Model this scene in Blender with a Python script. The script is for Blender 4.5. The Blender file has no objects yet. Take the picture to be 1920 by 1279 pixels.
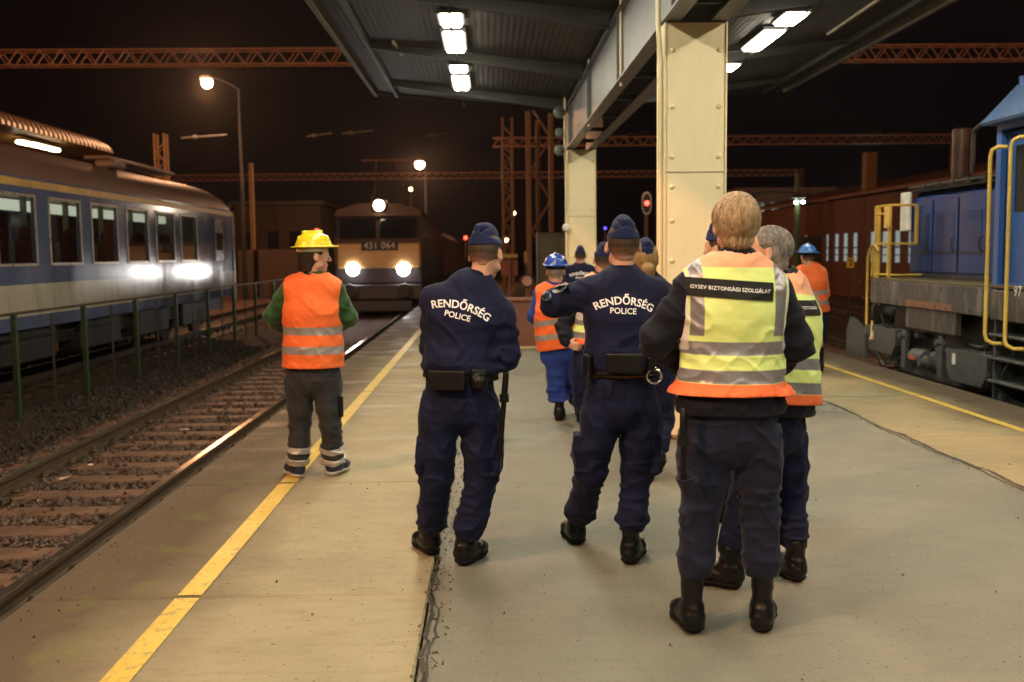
import bpy, math, random
import numpy as np
from mathutils import Vector, Matrix
random.seed(7)
rng = np.random.default_rng(11)
SC = bpy.context.scene
COL = SC.collection
R = math.radians

# ------------------------------------------------------------------ camera, world, exposure
FPX, CX, CY = 1867.0, 960.0, 639.5            # focal length and centre in pixels of the 1920 wide frame
CAMZ = 1.6
VPX, VPY, ROLL = 915.0, 475.0, R(0.6)

def cam_axes(psi, th, ro):
    f = Vector((math.sin(psi)*math.cos(th), math.cos(psi)*math.cos(th), -math.sin(th)))
    r0 = Vector((math.cos(psi), -math.sin(psi), 0)); u0 = r0.cross(f)
    r = r0*math.cos(ro) - u0*math.sin(ro); u = u0*math.cos(ro) + r0*math.sin(ro)
    return r, u, f
psi, th = R(1.38), R(5.03)
for _ in range(60):                            # aim the camera so that the platform's lines run to the measured vanishing point
    r, u, f = cam_axes(psi, th, ROLL)
    y = Vector((0, 1, 0))
    px, py = CX + FPX*r.dot(y)/f.dot(y), CY - FPX*u.dot(y)/f.dot(y)
    psi += (px-VPX)/FPX*0.7; th += (VPY-py)/FPX*-0.7
AR, AU, AF = cam_axes(psi, th, ROLL)
cam_d = bpy.data.cameras.new('camera'); cam = bpy.data.objects.new('camera', cam_d); COL.objects.link(cam)
cam.matrix_world = Matrix(((AR.x, AU.x, -AF.x, 0), (AR.y, AU.y, -AF.y, 0), (AR.z, AU.z, -AF.z, CAMZ), (0, 0, 0, 1)))
cam_d.sensor_width = 36; cam_d.lens = 36*FPX/1920; cam_d.clip_start = .05; cam_d.clip_end = 2000
cam_d.dof.use_dof = True; cam_d.dof.focus_distance = 5.2; cam_d.dof.aperture_fstop = 2.6
SC.camera = cam
w = bpy.data.worlds.new("World"); SC.world = w; w.use_nodes = True
w.node_tree.nodes['Background'].inputs[0].default_value = (.0028, .0016, .0017, 1)
w.node_tree.nodes['Background'].inputs[1].default_value = 1.0
SC.view_settings.view_transform = 'Standard'; SC.view_settings.look = 'None'
SC.view_settings.gamma = 1; SC.view_settings.exposure = 0.0
SC.cycles.use_denoising = True; SC.cycles.max_bounces = 6; SC.cycles.sample_clamp_indirect = 4
SC.cycles.diffuse_bounces = 3; SC.cycles.glossy_bounces = 3; SC.cycles.transparent_max_bounces = 12
SC.cycles.caustics_reflective = False; SC.cycles.caustics_refractive = False
O = Vector((0, 0, CAMZ))
def ray(px, py): return (AF + AR*((px-CX)/FPX) - AU*((py-CY)/FPX))
def at(px, py, Y):                             # measured point of the photograph at distance Y along the platform
    d = ray(px, py); return O + d*(Y/d.y)
def gz(px, py, z=0.0):
    d = ray(px, py); return O + d*((z-CAMZ)/d.z)

# ------------------------------------------------------------------ object helpers
def tag(o, label=None, cat=None, group=None, kind=None):
    if label: o['label'] = label
    if cat: o['category'] = cat
    if group: o['group'] = group
    if kind: o['kind'] = kind
    return o
def empty(name, loc=(0, 0, 0), label=None, cat=None, group=None, rz=0, parent=None):
    o = bpy.data.objects.new(name, None); COL.objects.link(o); o.location = loc; o.rotation_euler[2] = rz
    o.empty_display_size = .1
    if parent: o.parent = parent
    return tag(o, label, cat, group)
def link(name, me, parent=None, loc=None):
    o = bpy.data.objects.new(name, me); COL.objects.link(o)
    if parent: o.parent = parent
    if loc is not None: o.location = loc
    return o
def copy_tree(o, parent=None):
    c = o.copy(); COL.objects.link(c); c.parent = parent
    for ch in list(o.children): copy_tree(ch, c)
    return c

class MB:
    def __init__(s): s.v = []; s.f = []; s.sm = []; s.mi = []; s.m = 0
    def add(s, vs, fs, smooth=False):
        n = len(s.v); s.v += [tuple(v) for v in vs]; s.f += [tuple(i+n for i in f) for f in fs]
        s.sm += [smooth]*len(fs); s.mi += [s.m]*len(fs); return s
    def box(s, x0, x1, y0, y1, z0, z1, b=0.0):
        if x0 > x1: x0, x1 = x1, x0
        if y0 > y1: y0, y1 = y1, y0
        if z0 > z1: z0, z1 = z1, z0
        b = min(b, (x1-x0)*.45, (y1-y0)*.45, (z1-z0)*.45)
        if b <= 0:
            v = [(x, y, z) for z in (z0, z1) for y in (y0, y1) for x in (x0, x1)]
            return s.add(v, [(0, 2, 3, 1), (4, 5, 7, 6), (0, 1, 5, 4), (2, 6, 7, 3), (0, 4, 6, 2), (1, 3, 7, 5)])
        v = []; idx = {}
        xs, ys, zs = (x0, x1), (y0, y1), (z0, z1); sg = (1, -1)
        for i in (0, 1):
            for j in (0, 1):
                for k in (0, 1):
                    idx[i, j, k, 0] = len(v); v.append((xs[i], ys[j]+sg[j]*b, zs[k]+sg[k]*b))
                    idx[i, j, k, 1] = len(v); v.append((xs[i]+sg[i]*b, ys[j], zs[k]+sg[k]*b))
                    idx[i, j, k, 2] = len(v); v.append((xs[i]+sg[i]*b, ys[j]+sg[j]*b, zs[k]))
        I = lambda i, j, k, a: idx[i, j, k, a]
        f = []
        for a in (0, 1): f.append([I(a, 0, 0, 0), I(a, 1, 0, 0), I(a, 1, 1, 0), I(a, 0, 1, 0)])
        for a in (0, 1): f.append([I(0, a, 0, 1), I(1, a, 0, 1), I(1, a, 1, 1), I(0, a, 1, 1)])
        for a in (0, 1): f.append([I(0, 0, a, 2), I(1, 0, a, 2), I(1, 1, a, 2), I(0, 1, a, 2)])
        for i in (0, 1):
            for j in (0, 1): f.append([I(i, j, 0, 0), I(i, j, 1, 0), I(i, j, 1, 1), I(i, j, 0, 1)])
            for k in (0, 1): f.append([I(i, 0, k, 0), I(i, 1, k, 0), I(i, 1, k, 2), I(i, 0, k, 2)])
        for j in (0, 1):
            for k in (0, 1): f.append([I(0, j, k, 1), I(1, j, k, 1), I(1, j, k, 2), I(0, j, k, 2)])
        for i in (0, 1):
            for j in (0, 1):
                for k in (0, 1): f.append([I(i, j, k, 0), I(i, j, k, 1), I(i, j, k, 2)])
        c = Vector(((x0+x1)/2, (y0+y1)/2, (z0+z1)/2)); out = []
        for q in f:
            p = [Vector(v[i]) for i in q]; n = (p[1]-p[0]).cross(p[2]-p[0]); m = sum(p, Vector())/len(p)
            out.append(tuple(q) if n.dot(m-c) > 0 else tuple(q[::-1]))
        return s.add(v, out)
    def prism(s, pts, axis, a0, a1, smooth=False):   # closed outline in the two other axes, extruded along axis
        def mk(p, a):
            return {'x': (a, p[0], p[1]), 'y': (p[0], a, p[1]), 'z': (p[0], p[1], a)}[axis]
        n = len(pts); v = [mk(p, a0) for p in pts]+[mk(p, a1) for p in pts]
        f = [(i, (i+1) % n, n+(i+1) % n, n+i) for i in range(n)]
        s.add(v, f, smooth)
        return s.add(v, [tuple(range(n))[::-1], tuple(range(n, 2*n))])
    def tube(s, pts, r, seg=10, caps=True, smooth=True):
        pts = [Vector(p) for p in pts]; rs = r if isinstance(r, (list, tuple)) else [r]*len(pts)
        v = []; ref = None
        for i, p in enumerate(pts):
            t = (pts[min(i+1, len(pts)-1)]-pts[max(i-1, 0)]).normalized()
            if ref is None: ref = Vector((0, 0, 1)) if abs(t.z) < .9 else Vector((1, 0, 0))
            a = (ref-t*ref.dot(t)).normalized(); b = t.cross(a); ref = a
            for k in range(seg):
                g = 2*math.pi*k/seg; v.append(p+(a*math.cos(g)+b*math.sin(g))*rs[i])
        n = len(pts)
        s.add(v, [(i*seg+k, i*seg+(k+1) % seg, (i+1)*seg+(k+1) % seg, (i+1)*seg+k) for i in range(n-1) for k in range(seg)], smooth)
        if caps: s.add(v, [tuple(range(seg))[::-1], tuple(range((n-1)*seg, n*seg))])
        return s
    def bar(s, a, b, w, h=None):                     # rectangular bar from a to b
        h = h or w; a, b = Vector(a), Vector(b); t = (b-a).normalized()
        ref = Vector((0, 0, 1)) if abs(t.z) < .95 else Vector((0, 1, 0))
        p = t.cross(ref).normalized()*w/2; q = p.cross(t).normalized()*h/2
        v = [a-p-q, a+p-q, a+p+q, a-p+q, b-p-q, b+p-q, b+p+q, b-p+q]
        return s.add(v, [(0, 3, 2, 1), (4, 5, 6, 7), (0, 1, 5, 4), (1, 2, 6, 5), (2, 3, 7, 6), (3, 0, 4, 7)])
    def lathe(s, prof, c=(0, 0, 0), axis='z', seg=20):   # profile (radius, height)
        v = []
        for (r_, h) in prof:
            for k in range(seg):
                g = 2*math.pi*k/seg; a, b = r_*math.cos(g), r_*math.sin(g)
                p = {'z': (a, b, h), 'y': (a, h, b), 'x': (h, a, b)}[axis]
                v.append((p[0]+c[0], p[1]+c[1], p[2]+c[2]))
        n = len(prof)
        s.add(v, [(i*seg+k, i*seg+(k+1) % seg, (i+1)*seg+(k+1) % seg, (i+1)*seg+k) for i in range(n-1) for k in range(seg)], True)
        return s.add(v, [tuple(range(seg)), tuple(range((n-1)*seg, n*seg))])
    def quad(s, a, b, c, d): return s.add([a, b, c, d], [(0, 1, 2, 3)])
    def build(s, name, mats, parent=None, loc=None, label=None):
        me = bpy.data.meshes.new(name); me.from_pydata(s.v, [], s.f); me.validate()
        if not isinstance(mats, (list, tuple)): mats = [mats]
        for m in mats: me.materials.append(m)
        if len(me.polygons) == len(s.f):
            me.polygons.foreach_set('use_smooth', s.sm); me.polygons.foreach_set('material_index', s.mi)
        import bmesh
        bm = bmesh.new(); bm.from_mesh(me); bmesh.ops.recalc_face_normals(bm, faces=bm.faces); bm.to_mesh(me); bm.free()
        if any(s.sm):
            try: me.set_sharp_from_angle(angle=R(40))
            except Exception: pass
        o = link(name, me, parent, loc)
        if label: o['label'] = label
        return o

# ------------------------------------------------------------------ materials
class NT:
    def __init__(s, name):
        s.m = bpy.data.materials.new(name); s.m.use_nodes = True; s.t = s.m.node_tree; s.t.nodes.clear()
        s.out = s.n('ShaderNodeOutputMaterial'); s.p = s.n('ShaderNodeBsdfPrincipled'); s.l(s.p.outputs[0], s.out.inputs[0])
    def n(s, t, **k):
        x = s.t.nodes.new(t)
        for a, b in k.items(): setattr(x, a, b)
        return x
    def l(s, a, b): s.t.links.new(a, b); return b
    def coord(s, kind='Object'): return s.n('ShaderNodeTexCoord').outputs[kind]
    def pos(s): return s.n('ShaderNodeNewGeometry').outputs['Position']
    def noise(s, vec, scale=5, detail=4, rough=.55, sc=None, dist=0):
        if sc:
            mp = s.n('ShaderNodeMapping'); s.l(vec, mp.inputs[0]); mp.inputs['Scale'].default_value = sc; vec = mp.outputs[0]
        x = s.n('ShaderNodeTexNoise'); s.l(vec, x.inputs['Vector']); x.inputs['Scale'].default_value = scale
        x.inputs['Detail'].default_value = detail; x.inputs['Roughness'].default_value = rough; x.inputs['Distortion'].default_value = dist
        return x.outputs['Fac']
    def ramp(s, fac, stops):
        x = s.n('ShaderNodeValToRGB'); s.l(fac, x.inputs[0]); e = x.color_ramp.elements
        while len(e) < len(stops): e.new(.5)
        for el, (p, c) in zip(e, stops):
            el.position = p; el.color = (c, c, c, 1) if not isinstance(c, tuple) else (*c[:3], 1)
        return x.outputs[0]
    def mix(s, fac, a, b, mode='MIX'):
        x = s.n('ShaderNodeMix', data_type='RGBA', blend_type=mode)
        for v, i in ((fac, 0), (a, 6), (b, 7)):
            if hasattr(v, 'links'): s.l(v, x.inputs[i])
            elif isinstance(v, tuple): x.inputs[i].default_value = (*v[:3], 1)
            else: x.inputs[i].default_value = v
        return x.outputs[2]
    def math(s, op, a, b=0.0, c=0.0, clamp=False):
        x = s.n('ShaderNodeMath', operation=op); x.use_clamp = clamp
        for v, i in ((a, 0), (b, 1), (c, 2)):
            if hasattr(v, 'links'): s.l(v, x.inputs[i])
            else: x.inputs[i].default_value = v
        return x.outputs[0]
    def sep(s, vec):
        x = s.n('ShaderNodeSeparateXYZ'); s.l(vec, x.inputs[0]); return x.outputs
    def bump(s, h, strength=.3, dist=.01, normal=None):
        x = s.n('ShaderNodeBump'); s.l(h, x.inputs['Height']); x.inputs['Strength'].default_value = strength
        x.inputs['Distance'].default_value = dist
        if normal is not None: s.l(normal, x.inputs['Normal'])
        return x.outputs[0]
    def set(s, **k):
        for a, b in k.items():
            i = s.p.inputs[a.replace('_', ' ')]
            if hasattr(b, 'links'): s.l(b, i)
            elif isinstance(b, tuple): i.default_value = (*b[:3], 1)
            else: i.default_value = b
        return s
def paint(name, col, rough=.5, metal=0.0, var=.25, scale=6, bump=.1, dirt=None, dirt_amt=.4, streak=False, bscale=60, spec=.5):
    t = NT(name); c = t.coord()
    n1 = t.noise(c, scale, 5, .6, sc=(1, 1, .25) if streak else None)
    dark = tuple(x*(1-var) for x in col); light = tuple(min(1, x*(1+var)) for x in col)
    base = t.ramp(n1, [(.3, dark), (.7, light)])
    if dirt:
        n2 = t.noise(c, scale*2.3, 6, .7, sc=(1, 1, .2) if streak else None)
        base = t.mix(t.ramp(n2, [(.5, 0.0), (.72, dirt_amt)]), base, dirt)
    t.set(Base_Color=base, Roughness=t.ramp(n1, [(.2, max(.05, rough-.1)), (.8, min(1, rough+.12))]), Metallic=metal, Specular_IOR_Level=spec)
    if bump: t.set(Normal=t.bump(t.noise(c, bscale, 4), bump, .004))
    return t.m
def emit(name, col, st):
    t = NT(name); t.set(Base_Color=col, Emission_Color=col, Emission_Strength=st, Roughness=.4); return t.m
def atX(px, py, X):
    d = ray(px, py); return O + d*(X/d.x)
RT = -0.36            # top of rail
GR = -0.58            # yard ground
EL, ER = -2.15, 5.33  # platform edges
JL, JR = -0.29, 3.55  # joints between the slabs and the asphalt
PEND = 16.5           # where the asphalt ends at the stair parapet

# ------------------------------------------------------------------ materials of the place
def m_concrete(name, base, stain, moss=None, edge_x=None, rough=.55):
    t = NT(name); c = t.pos()
    n1 = t.noise(c, .9, 6, .6); n2 = t.noise(c, 7, 6, .7, sc=(.6, 2.2, 1)); n3 = t.noise(c, 60, 3, .6)
    col = t.ramp(n1, [(.25, tuple(x*.72 for x in base)), (.5, base), (.8, tuple(x*1.18 for x in base))])
    col = t.mix(t.ramp(n2, [(.5, 0.0), (.75, .6)]), col, stain)
    col = t.mix(t.ramp(n3, [(.62, 0.0), (.75, .5)]), col, tuple(x*.5 for x in base))
    col = t.mix(t.ramp(t.noise(c, 130, 2, .5), [(.70, 0.0), (.74, .8)]), col, (.62, .58, .48))
    if edge_x is not None:                       # brake dust and grime along the platform edge
        x = t.sep(c)[0]
        d = t.math('ABSOLUTE', t.math('SUBTRACT', x, edge_x))
        d = t.math('ADD', d, t.math('MULTIPLY', t.math('SUBTRACT', n1, .5), .8))
        col = t.mix(t.ramp(d, [(.35, .92), (1.25, 0.0)]), col, (.085, .058, .036))
    if moss:
        d2 = t.noise(c, 1.7, 3, .6); x = t.sep(c)[0]
        b = t.ramp(t.math('ABSOLUTE', t.math('SUBTRACT', x, moss[0])), [(.05, 1.0), (.27, 0.0)])
        col = t.mix(t.math('MULTIPLY', t.ramp(t.noise(c, 3.2, 6, .75), [(.50, 0.0), (.60, .6)]), b), col, (.15, .15, .045))
    wet = t.noise(c, 1.3, 3, .55, sc=(.8, 2.0, 1)); fine = t.noise(c, 210, 3, .7)
    far = t.ramp(t.math('MULTIPLY', t.sep(c)[1], .05), [(.30, 0.0), (.50, 1.0)])       # the boards stay wet towards the open end
    wetm = t.math('MULTIPLY', t.ramp(wet, [(.50, 0.0), (.64, 1.0)]), far)
    col = t.mix(.55, col, t.ramp(fine, [(.30, .60), (.5, 1.0), (.72, 1.35)]), 'MULTIPLY')
    col = t.mix(t.ramp(t.noise(c, 38, 2, .4), [(.69, 0.0), (.72, .75)]), col, (.05, .04, .03))
    t.set(Base_Color=col, Roughness=t.math('ADD', t.math('SUBTRACT', rough+.12, t.math('MULTIPLY', wetm, .36)), t.math('MULTIPLY', n3, .2)))
    h = t.math('ADD', t.math('MULTIPLY', n3, .6), n2)
    t.set(Normal=t.bump(fine, .5, .003, t.bump(t.noise(c, 90, 3, .6), .3, .005, t.bump(h, .3, .012))))
    t.set(Specular_IOR_Level=.4)
    return t.m
M = {}
M['slab'] = m_concrete('worn concrete slab', (.335, .285, .178), (.20, .155, .10), moss=(-1.78, 0), edge_x=EL, rough=.5)
M['slab_r'] = m_concrete('worn concrete slab east', (.30, .25, .14), (.16, .12, .07), edge_x=ER, rough=.55)
M['asphalt'] = m_concrete('smooth grey asphalt', (.192, .188, .152), (.138, .134, .108), rough=.42)
M['joint'] = paint('dark joint filler', (.05, .045, .035), .5, bump=.4, var=.5, scale=40)
def m_yellow():
    t = NT('worn yellow line paint'); c = t.pos()
    n = t.noise(c, 22, 6, .7, sc=(1, .7, 1)); n2 = t.noise(c, 3, 3, .6)
    col = t.ramp(n2, [(.3, (.62, .44, .075)), (.7, (.74, .55, .12))])
    col = t.mix(t.ramp(n, [(.54, 0.0), (.64, .85)]), col, (.30, .24, .13))
    t.set(Base_Color=col, Roughness=.42, Normal=t.bump(n, .2, .003)); return t.m
M['yellow'] = m_yellow()
def m_ground():
    t = NT('dark yard gravel'); c = t.pos()
    v = t.n('ShaderNodeTexVoronoi'); t.l(c, v.inputs['Vector']); v.inputs['Scale'].default_value = 17
    n = t.noise(c, 1.2, 5, .6)
    col = t.mix(t.ramp(n, [(.3, 0.0), (.7, 1.0)]), (.075, .042, .025), (.15, .085, .05))
    col = t.mix(.6, col, t.ramp(v.outputs['Color'], [(.1, .35), (.9, 1.35)]), 'MULTIPLY')
    t.set(Base_Color=col, Roughness=.9, Normal=t.bump(v.outputs['Distance'], .9, .05)); return t.m
M['ground'] = m_ground()
def m_stone():
    t = NT('ballast stone'); oi = t.n('ShaderNodeAttribute'); oi.attribute_name = 'tone'
    col = t.ramp(oi.outputs['Fac'], [(0.0, (.035, .022, .016)), (.5, (.085, .058, .042)), (.85, (.15, .105, .075)), (1.0, (.30, .22, .16))])
    t.set(Base_Color=col, Roughness=.55, Normal=t.bump(t.noise(t.coord(), 90, 4), .4, .006)); return t.m
M['stone'] = m_stone()
M['sleeper'] = paint('oily timber', (.13, .078, .050), .62, var=.45, scale=5, bump=.6, dirt=(.04, .025, .018))
M['rail'] = paint('rusty rail web', (.095, .062, .036), .5, .2, var=.3, scale=9, bump=.3)
M['railtop'] = paint('polished rail head', (.45, .38, .28), .2, .95, var=.1, bump=0)
M['wall_edge'] = paint('platform edge wall', (.12, .09, .065), .85, var=.4, scale=3, bump=.5)
M['steel_grey'] = paint('painted grey steel', (.15, .15, .158), .45, .0, var=.08, scale=2, bump=.05)
M['gutter'] = paint('pale gutter', (.14, .125, .10), .6, var=.2, bump=.1)
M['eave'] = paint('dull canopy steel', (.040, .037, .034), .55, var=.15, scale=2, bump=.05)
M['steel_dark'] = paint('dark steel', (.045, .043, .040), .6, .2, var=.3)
M['cream'] = paint('cream column paint', (.86, .745, .48), .42, var=.05, scale=3, bump=.06, dirt=(.46, .34, .17), dirt_amt=.14, streak=True)
M['cream_edge'] = M['cream']
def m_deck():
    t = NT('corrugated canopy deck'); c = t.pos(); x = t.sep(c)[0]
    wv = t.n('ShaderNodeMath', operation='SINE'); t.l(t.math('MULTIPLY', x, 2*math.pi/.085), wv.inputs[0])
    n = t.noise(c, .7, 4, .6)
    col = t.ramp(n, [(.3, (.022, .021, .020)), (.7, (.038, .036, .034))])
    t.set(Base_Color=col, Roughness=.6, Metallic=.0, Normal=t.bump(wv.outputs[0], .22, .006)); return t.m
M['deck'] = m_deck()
M['tube_light'] = emit('lit fluorescent diffuser', (1.0, .92, .70), 60)
M['tube_light_far'] = emit('lit lamp diffuser', (1.0, .86, .55), 14)
M['sodium'] = emit('sodium lamp glass', (1.0, .62, .36), 160)
M['headlight'] = emit('headlight lens', (1.0, .96, .93), 60)
M['toplight'] = emit('warm head lamp lens', (1.0, .80, .60), 22)
M['red_lamp'] = emit('red signal lens', (1.0, .035, .02), 14)
M['white_lamp'] = emit('white lamp glass', (.90, 1.0, .88), 40)
M['amber_lamp'] = emit('amber lamp glass', (1.0, .62, .28), 16)
M['blue_lamp'] = emit('blue lens', (.06, .05, 1.0), 8)
M['window_lit'] = emit('lit workshop window', (.50, .66, .68), .36)
M['rust_steel'] = paint('rust red gantry steel', (.24, .105, .065), .6, var=.25, bump=.2)
M['green_paint'] = paint('green post paint', (.065, .10, .035), .5, var=.25, scale=9, bump=.2)
M['yellow_rail'] = paint('yellow handrail paint', (.74, .50, .10), .34, var=.1, bump=.05, dirt=(.25, .15, .04), dirt_amt=.35)
M['black'] = paint('black rubber', (.012, .012, .013), .5, bump=.1)
M['white'] = paint('white sign paint', (.75, .74, .70), .5, bump=0)
M['glass_dark'] = paint('dark glass', (.012, .013, .016), .08, bump=0)

# ------------------------------------------------------------------ ground, platform
def st(o): o['kind'] = 'structure'; return o
g = MB(); g.quad((-600, -300, GR), (600, -300, GR), (600, 1500, GR), (-600, 1500, GR)); st(g.build('ground', M['ground']))
def slab(name, x0, x1, y0, y1, m, top=0.0, sub=1.0):
    b = MB(); n = max(1, int((y1-y0)/sub)); b.box(x0, x1, y0, y1, GR-.2, top, .012); return st(b.build(name, m))
# concrete slabs of both platform edges with open joints every 2.33 m
def slabs(name, x0, x1, m, y0, off, yend):
    b = MB(); y = off-2.33*8
    while y < yend:
        a, c = y+.008, min(y+2.33-.008, yend)
        if c > y0: b.box(x0, x1, a, c, -.16, random.uniform(-.002, .002), .010)
        y += 2.33
    return st(b.build(name, m))
slabs('platform_slabs', EL-.03, JL-.012, M['slab'], -14, 4.6, 48)
slabs('platform_slabs', JR+.012, ER+.03, M['slab_r'], -14, 8.35, 48)
b = MB(); b.box(JL, JR, -14, PEND, -.16, .0, .006); st(b.build('platform_surface', M['asphalt']))
b = MB(); b.box(EL+.10, ER-.10, -14, 48, GR-.1, -.17); b.box(EL, ER, -14.02, 48.02, -.2, -.166); st(b.build('platform_base', M['wall_edge']))
b = MB(); b.box(JL, JR, PEND+.35, 48, -.16, -.012, .006); st(b.build('platform_surface', paint('dark wet tarmac', (.07, .045, .03), .45, var=.35, scale=2, bump=.4)))
# ragged seams along the asphalt
def seam(x, y0, y1, wdt, seed, m, z=.004):
    rr = random.Random(seed); v = []; f = []; y = y0; i = 0; px = 0
    while y < y1:
        px = px*.9+rr.uniform(-.012, .012); a = wdt*rr.uniform(.35, 1.25)
        v += [(x+px-a, y, z), (x+px+a, y, z)]
        if i: f.append((2*i-2, 2*i-1, 2*i+1, 2*i))
        i += 1; y += rr.uniform(.02, .05)
    return MB().add(v, f)
crk = MB()
for (x, y0, y1, wd, s_) in ((JL, -2, 16.4, .010, 1), (JR, -2, 16.4, .013, 3), (JL+.03, 2.0, 6.4, .006, 5), (JR-.03, 5, 9, .008, 6)):
    q = seam(x, y0, y1, wd, s_, None); crk.add(q.v, q.f)
st(crk.build('surface_cracks', M['joint']))
# yellow safety lines, broken where the slabs meet
for X0, m_ in ((-1.43, 'yellow'), (4.67, 'yellow')):
    b = MB(); off = 4.6 if X0 < 0 else 8.35; y = off-2.33*8
    while y < 47:
        n = 12; a0, a1 = y+.02, y+2.33-.02; wl = .057 if X0 < 0 else .045
        for k in range(n):
            ya, yb = a0+(a1-a0)*k/n, a0+(a1-a0)*(k+1)/n
            b.quad((X0-wl, ya, .0045), (X0+wl, ya, .0045), (X0+wl, yb, .0045), (X0-wl, yb, .0045))
        y += 2.33
    st(b.build('safety_line', M[m_]))
# parapet of the underpass stair at the end of the asphalt
b = MB(); b.box(-.2, 3.45, PEND+.03, PEND+.22, -.05, .80, .01)
pw = b.build('stair_parapet', paint('brown parapet tiles', (.16, .065, .038), .45, var=.25, scale=2, bump=.2))
tag(pw, 'low dark brown parapet wall across the far end of the asphalt', 'wall')
b = MB(); b.box(-.24, 3.49, PEND-.01, PEND+.26, .802, .86, .01); b.build('coping', paint('coping', (.20, .09, .05), .5), pw)
b = MB(); b.box(-.24, 3.49, PEND-.09, PEND+.025, .003, .05, .008); b.build('kerb', paint('pale kerb', (.42, .36, .22), .6), pw)

# ------------------------------------------------------------------ railway tracks
def rail_mb(x, y0, y1):
    p = [(-.036, 0), (.036, 0), (.036, -.03), (.012, -.045), (.010, -.12), (.065, -.135), (.065, -.15), (-.065, -.15), (-.065, -.135), (-.010, -.12), (-.012, -.045), (-.036, -.03)]
    b = MB(); b.m = 0; b.prism([(x+a, RT+c-.003) for a, c in p], 'y', y0, y1)
    b.m = 1; b.box(x-.030, x+.030, y0, y1, RT-.006, RT)
    return b
def track(name, xc, y0, y1, label, near):
    t = empty(name, (xc, y0, GR), label, 'track', 'railway tracks of the station')
    for s_ in (-1, 1):
        o = rail_mb(s_*.75, 0, y1-y0); q = o.build('rail', [M['rail'], M['railtop']], t); q.location = (0, 0, -GR)
    n = min(95, int((near)/.6)); sl = None
    zt = RT-.152-GR
    for i in range(n):
        if sl is None:
            b = MB(); b.box(-1.28, 1.28, -.125, .125, zt-.16, zt, .012); sl = b.build('sleeper', M['sleeper'], t)
            for s_ in (-1, 1):
                f = MB()
                f.box(s_*.75-.17, s_*.75+.17, -.08, .08, zt+.001, zt+.016, .004)
                for e in (-1, 1):
                    cx = s_*.75+e*.095
                    f.box(cx-.035, cx+.035, -.03, .03, zt+.017, zt+.045, .006)
                    f.lathe([(.0, zt+.09), (.014, zt+.09), (.014, zt+.06), (.024, zt+.06), (.024, zt+.046)], (cx, 0, 0), seg=8)
                f.build('rail_fastening', M['rail'], sl)
            sl.location = (0, .3, 0)
        else:
            c = copy_tree(sl, t); c.location = (random.uniform(-.02, .02), .3+.6*i, 0); c.rotation_euler[2] = random.uniform(-.02, .02)
    return t
TX = -3.625; CXC = -8.45; TR = 6.95
track('railway_track', TX, 2, 90, 'rusty track beside the left platform edge, leading to the oncoming locomotive', 56)
track('railway_track', CXC, 2, 90, 'track under the blue and white passenger coach', 40)
track('railway_track', TR, 2, 90, 'track at the right platform edge under the blue shunting locomotive', 56)
track('railway_track', TR+5.2, 8, 90, 'empty track behind the blue shunting locomotive', 50)
# ballast bed: a low ridge, then loose stones
def bed(xc, y0, y1):
    b = MB(); z = RT-.20
    b.prism([(xc-1.9, GR-.01), (xc-1.35, z), (xc+1.35, z), (xc+1.9, GR-.01)], 'y', y0, y1); return st(b.build('ballast_bed', M['ground']))
for x in (TX, CXC, TR, TR+5.2): bed(x, 0, 90)
def stones(n, x0, x1, y0, y1, seed, zf, s0=.011, s1=.026):
    r = np.random.default_rng(seed)
    ico = np.array([[0, 0, 1], [.894, 0, .447], [.276, .851, .447], [-.724, .526, .447], [-.724, -.526, .447], [.276, -.851, .447],
                    [.724, .526, -.447], [-.276, .851, -.447], [-.894, 0, -.447], [-.276, -.851, -.447], [.724, -.526, -.447], [0, 0, -1]])
    F = np.array([[0,1,2],[0,2,3],[0,3,4],[0,4,5],[0,5,1],[1,6,2],[2,7,3],[3,8,4],[4,9,5],[5,10,1],[2,6,7],[3,7,8],[4,8,9],[5,9,10],[1,10,6],[6,11,7],[7,11,8],[8,11,9],[9,11,10],[10,11,6]])
    u = r.random(n)
    Y = y0*(y1/y0)**u; X = r.uniform(x0, x1, n)
    s = r.uniform(s0, s1, n)*np.clip(1+(Y-6)*.035, 1, 2)
    V = ico[None]*(1+r.uniform(-.28, .28, (n, 12, 1)))
    V = V*(s[:, None, None]*r.uniform(.65, 1.25, (n, 1, 3)))
    a = r.uniform(0, 6.28, n); b_ = r.uniform(-.6, .6, n); ca, sa, cb, sb = np.cos(a), np.sin(a), np.cos(b_), np.sin(b_)
    x_, y_, z_ = V[..., 0], V[..., 1], V[..., 2]
    y2 = y_*cb[:, None]-z_*sb[:, None]; z2 = y_*sb[:, None]+z_*cb[:, None]
    x3 = x_*ca[:, None]-y2*sa[:, None]; y3 = x_*sa[:, None]+y2*ca[:, None]
    Z = zf(X, Y)+s*r.uniform(.1, .7, n)
    P = np.stack([x3+X[:, None], y3+Y[:, None], z2+Z[:, None]], -1)
    tone = np.clip(r.beta(1.6, 2.6, n), 0, 1)
    return P, F, tone
def zf_track(X, Y):
    k = np.abs(((Y-2.3+.3) % .6)-.3)            # distance from the sleeper's centre line
    on = rng.random(len(X)) < .05                # some stones lie on top of the sleepers
    z = np.where(np.abs(X-TX) < 1.35, np.where(k < .13, np.where(on, RT-.152, RT-.27), RT-.172), GR-.005)
    e = (np.abs(X-TX)-1.35)/.55
    return np.where((e > 0) & (e < 1), RT-.20+(GR-RT+.20)*e, z)
Ps = []; T = []; Fs = []; off = 0
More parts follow.
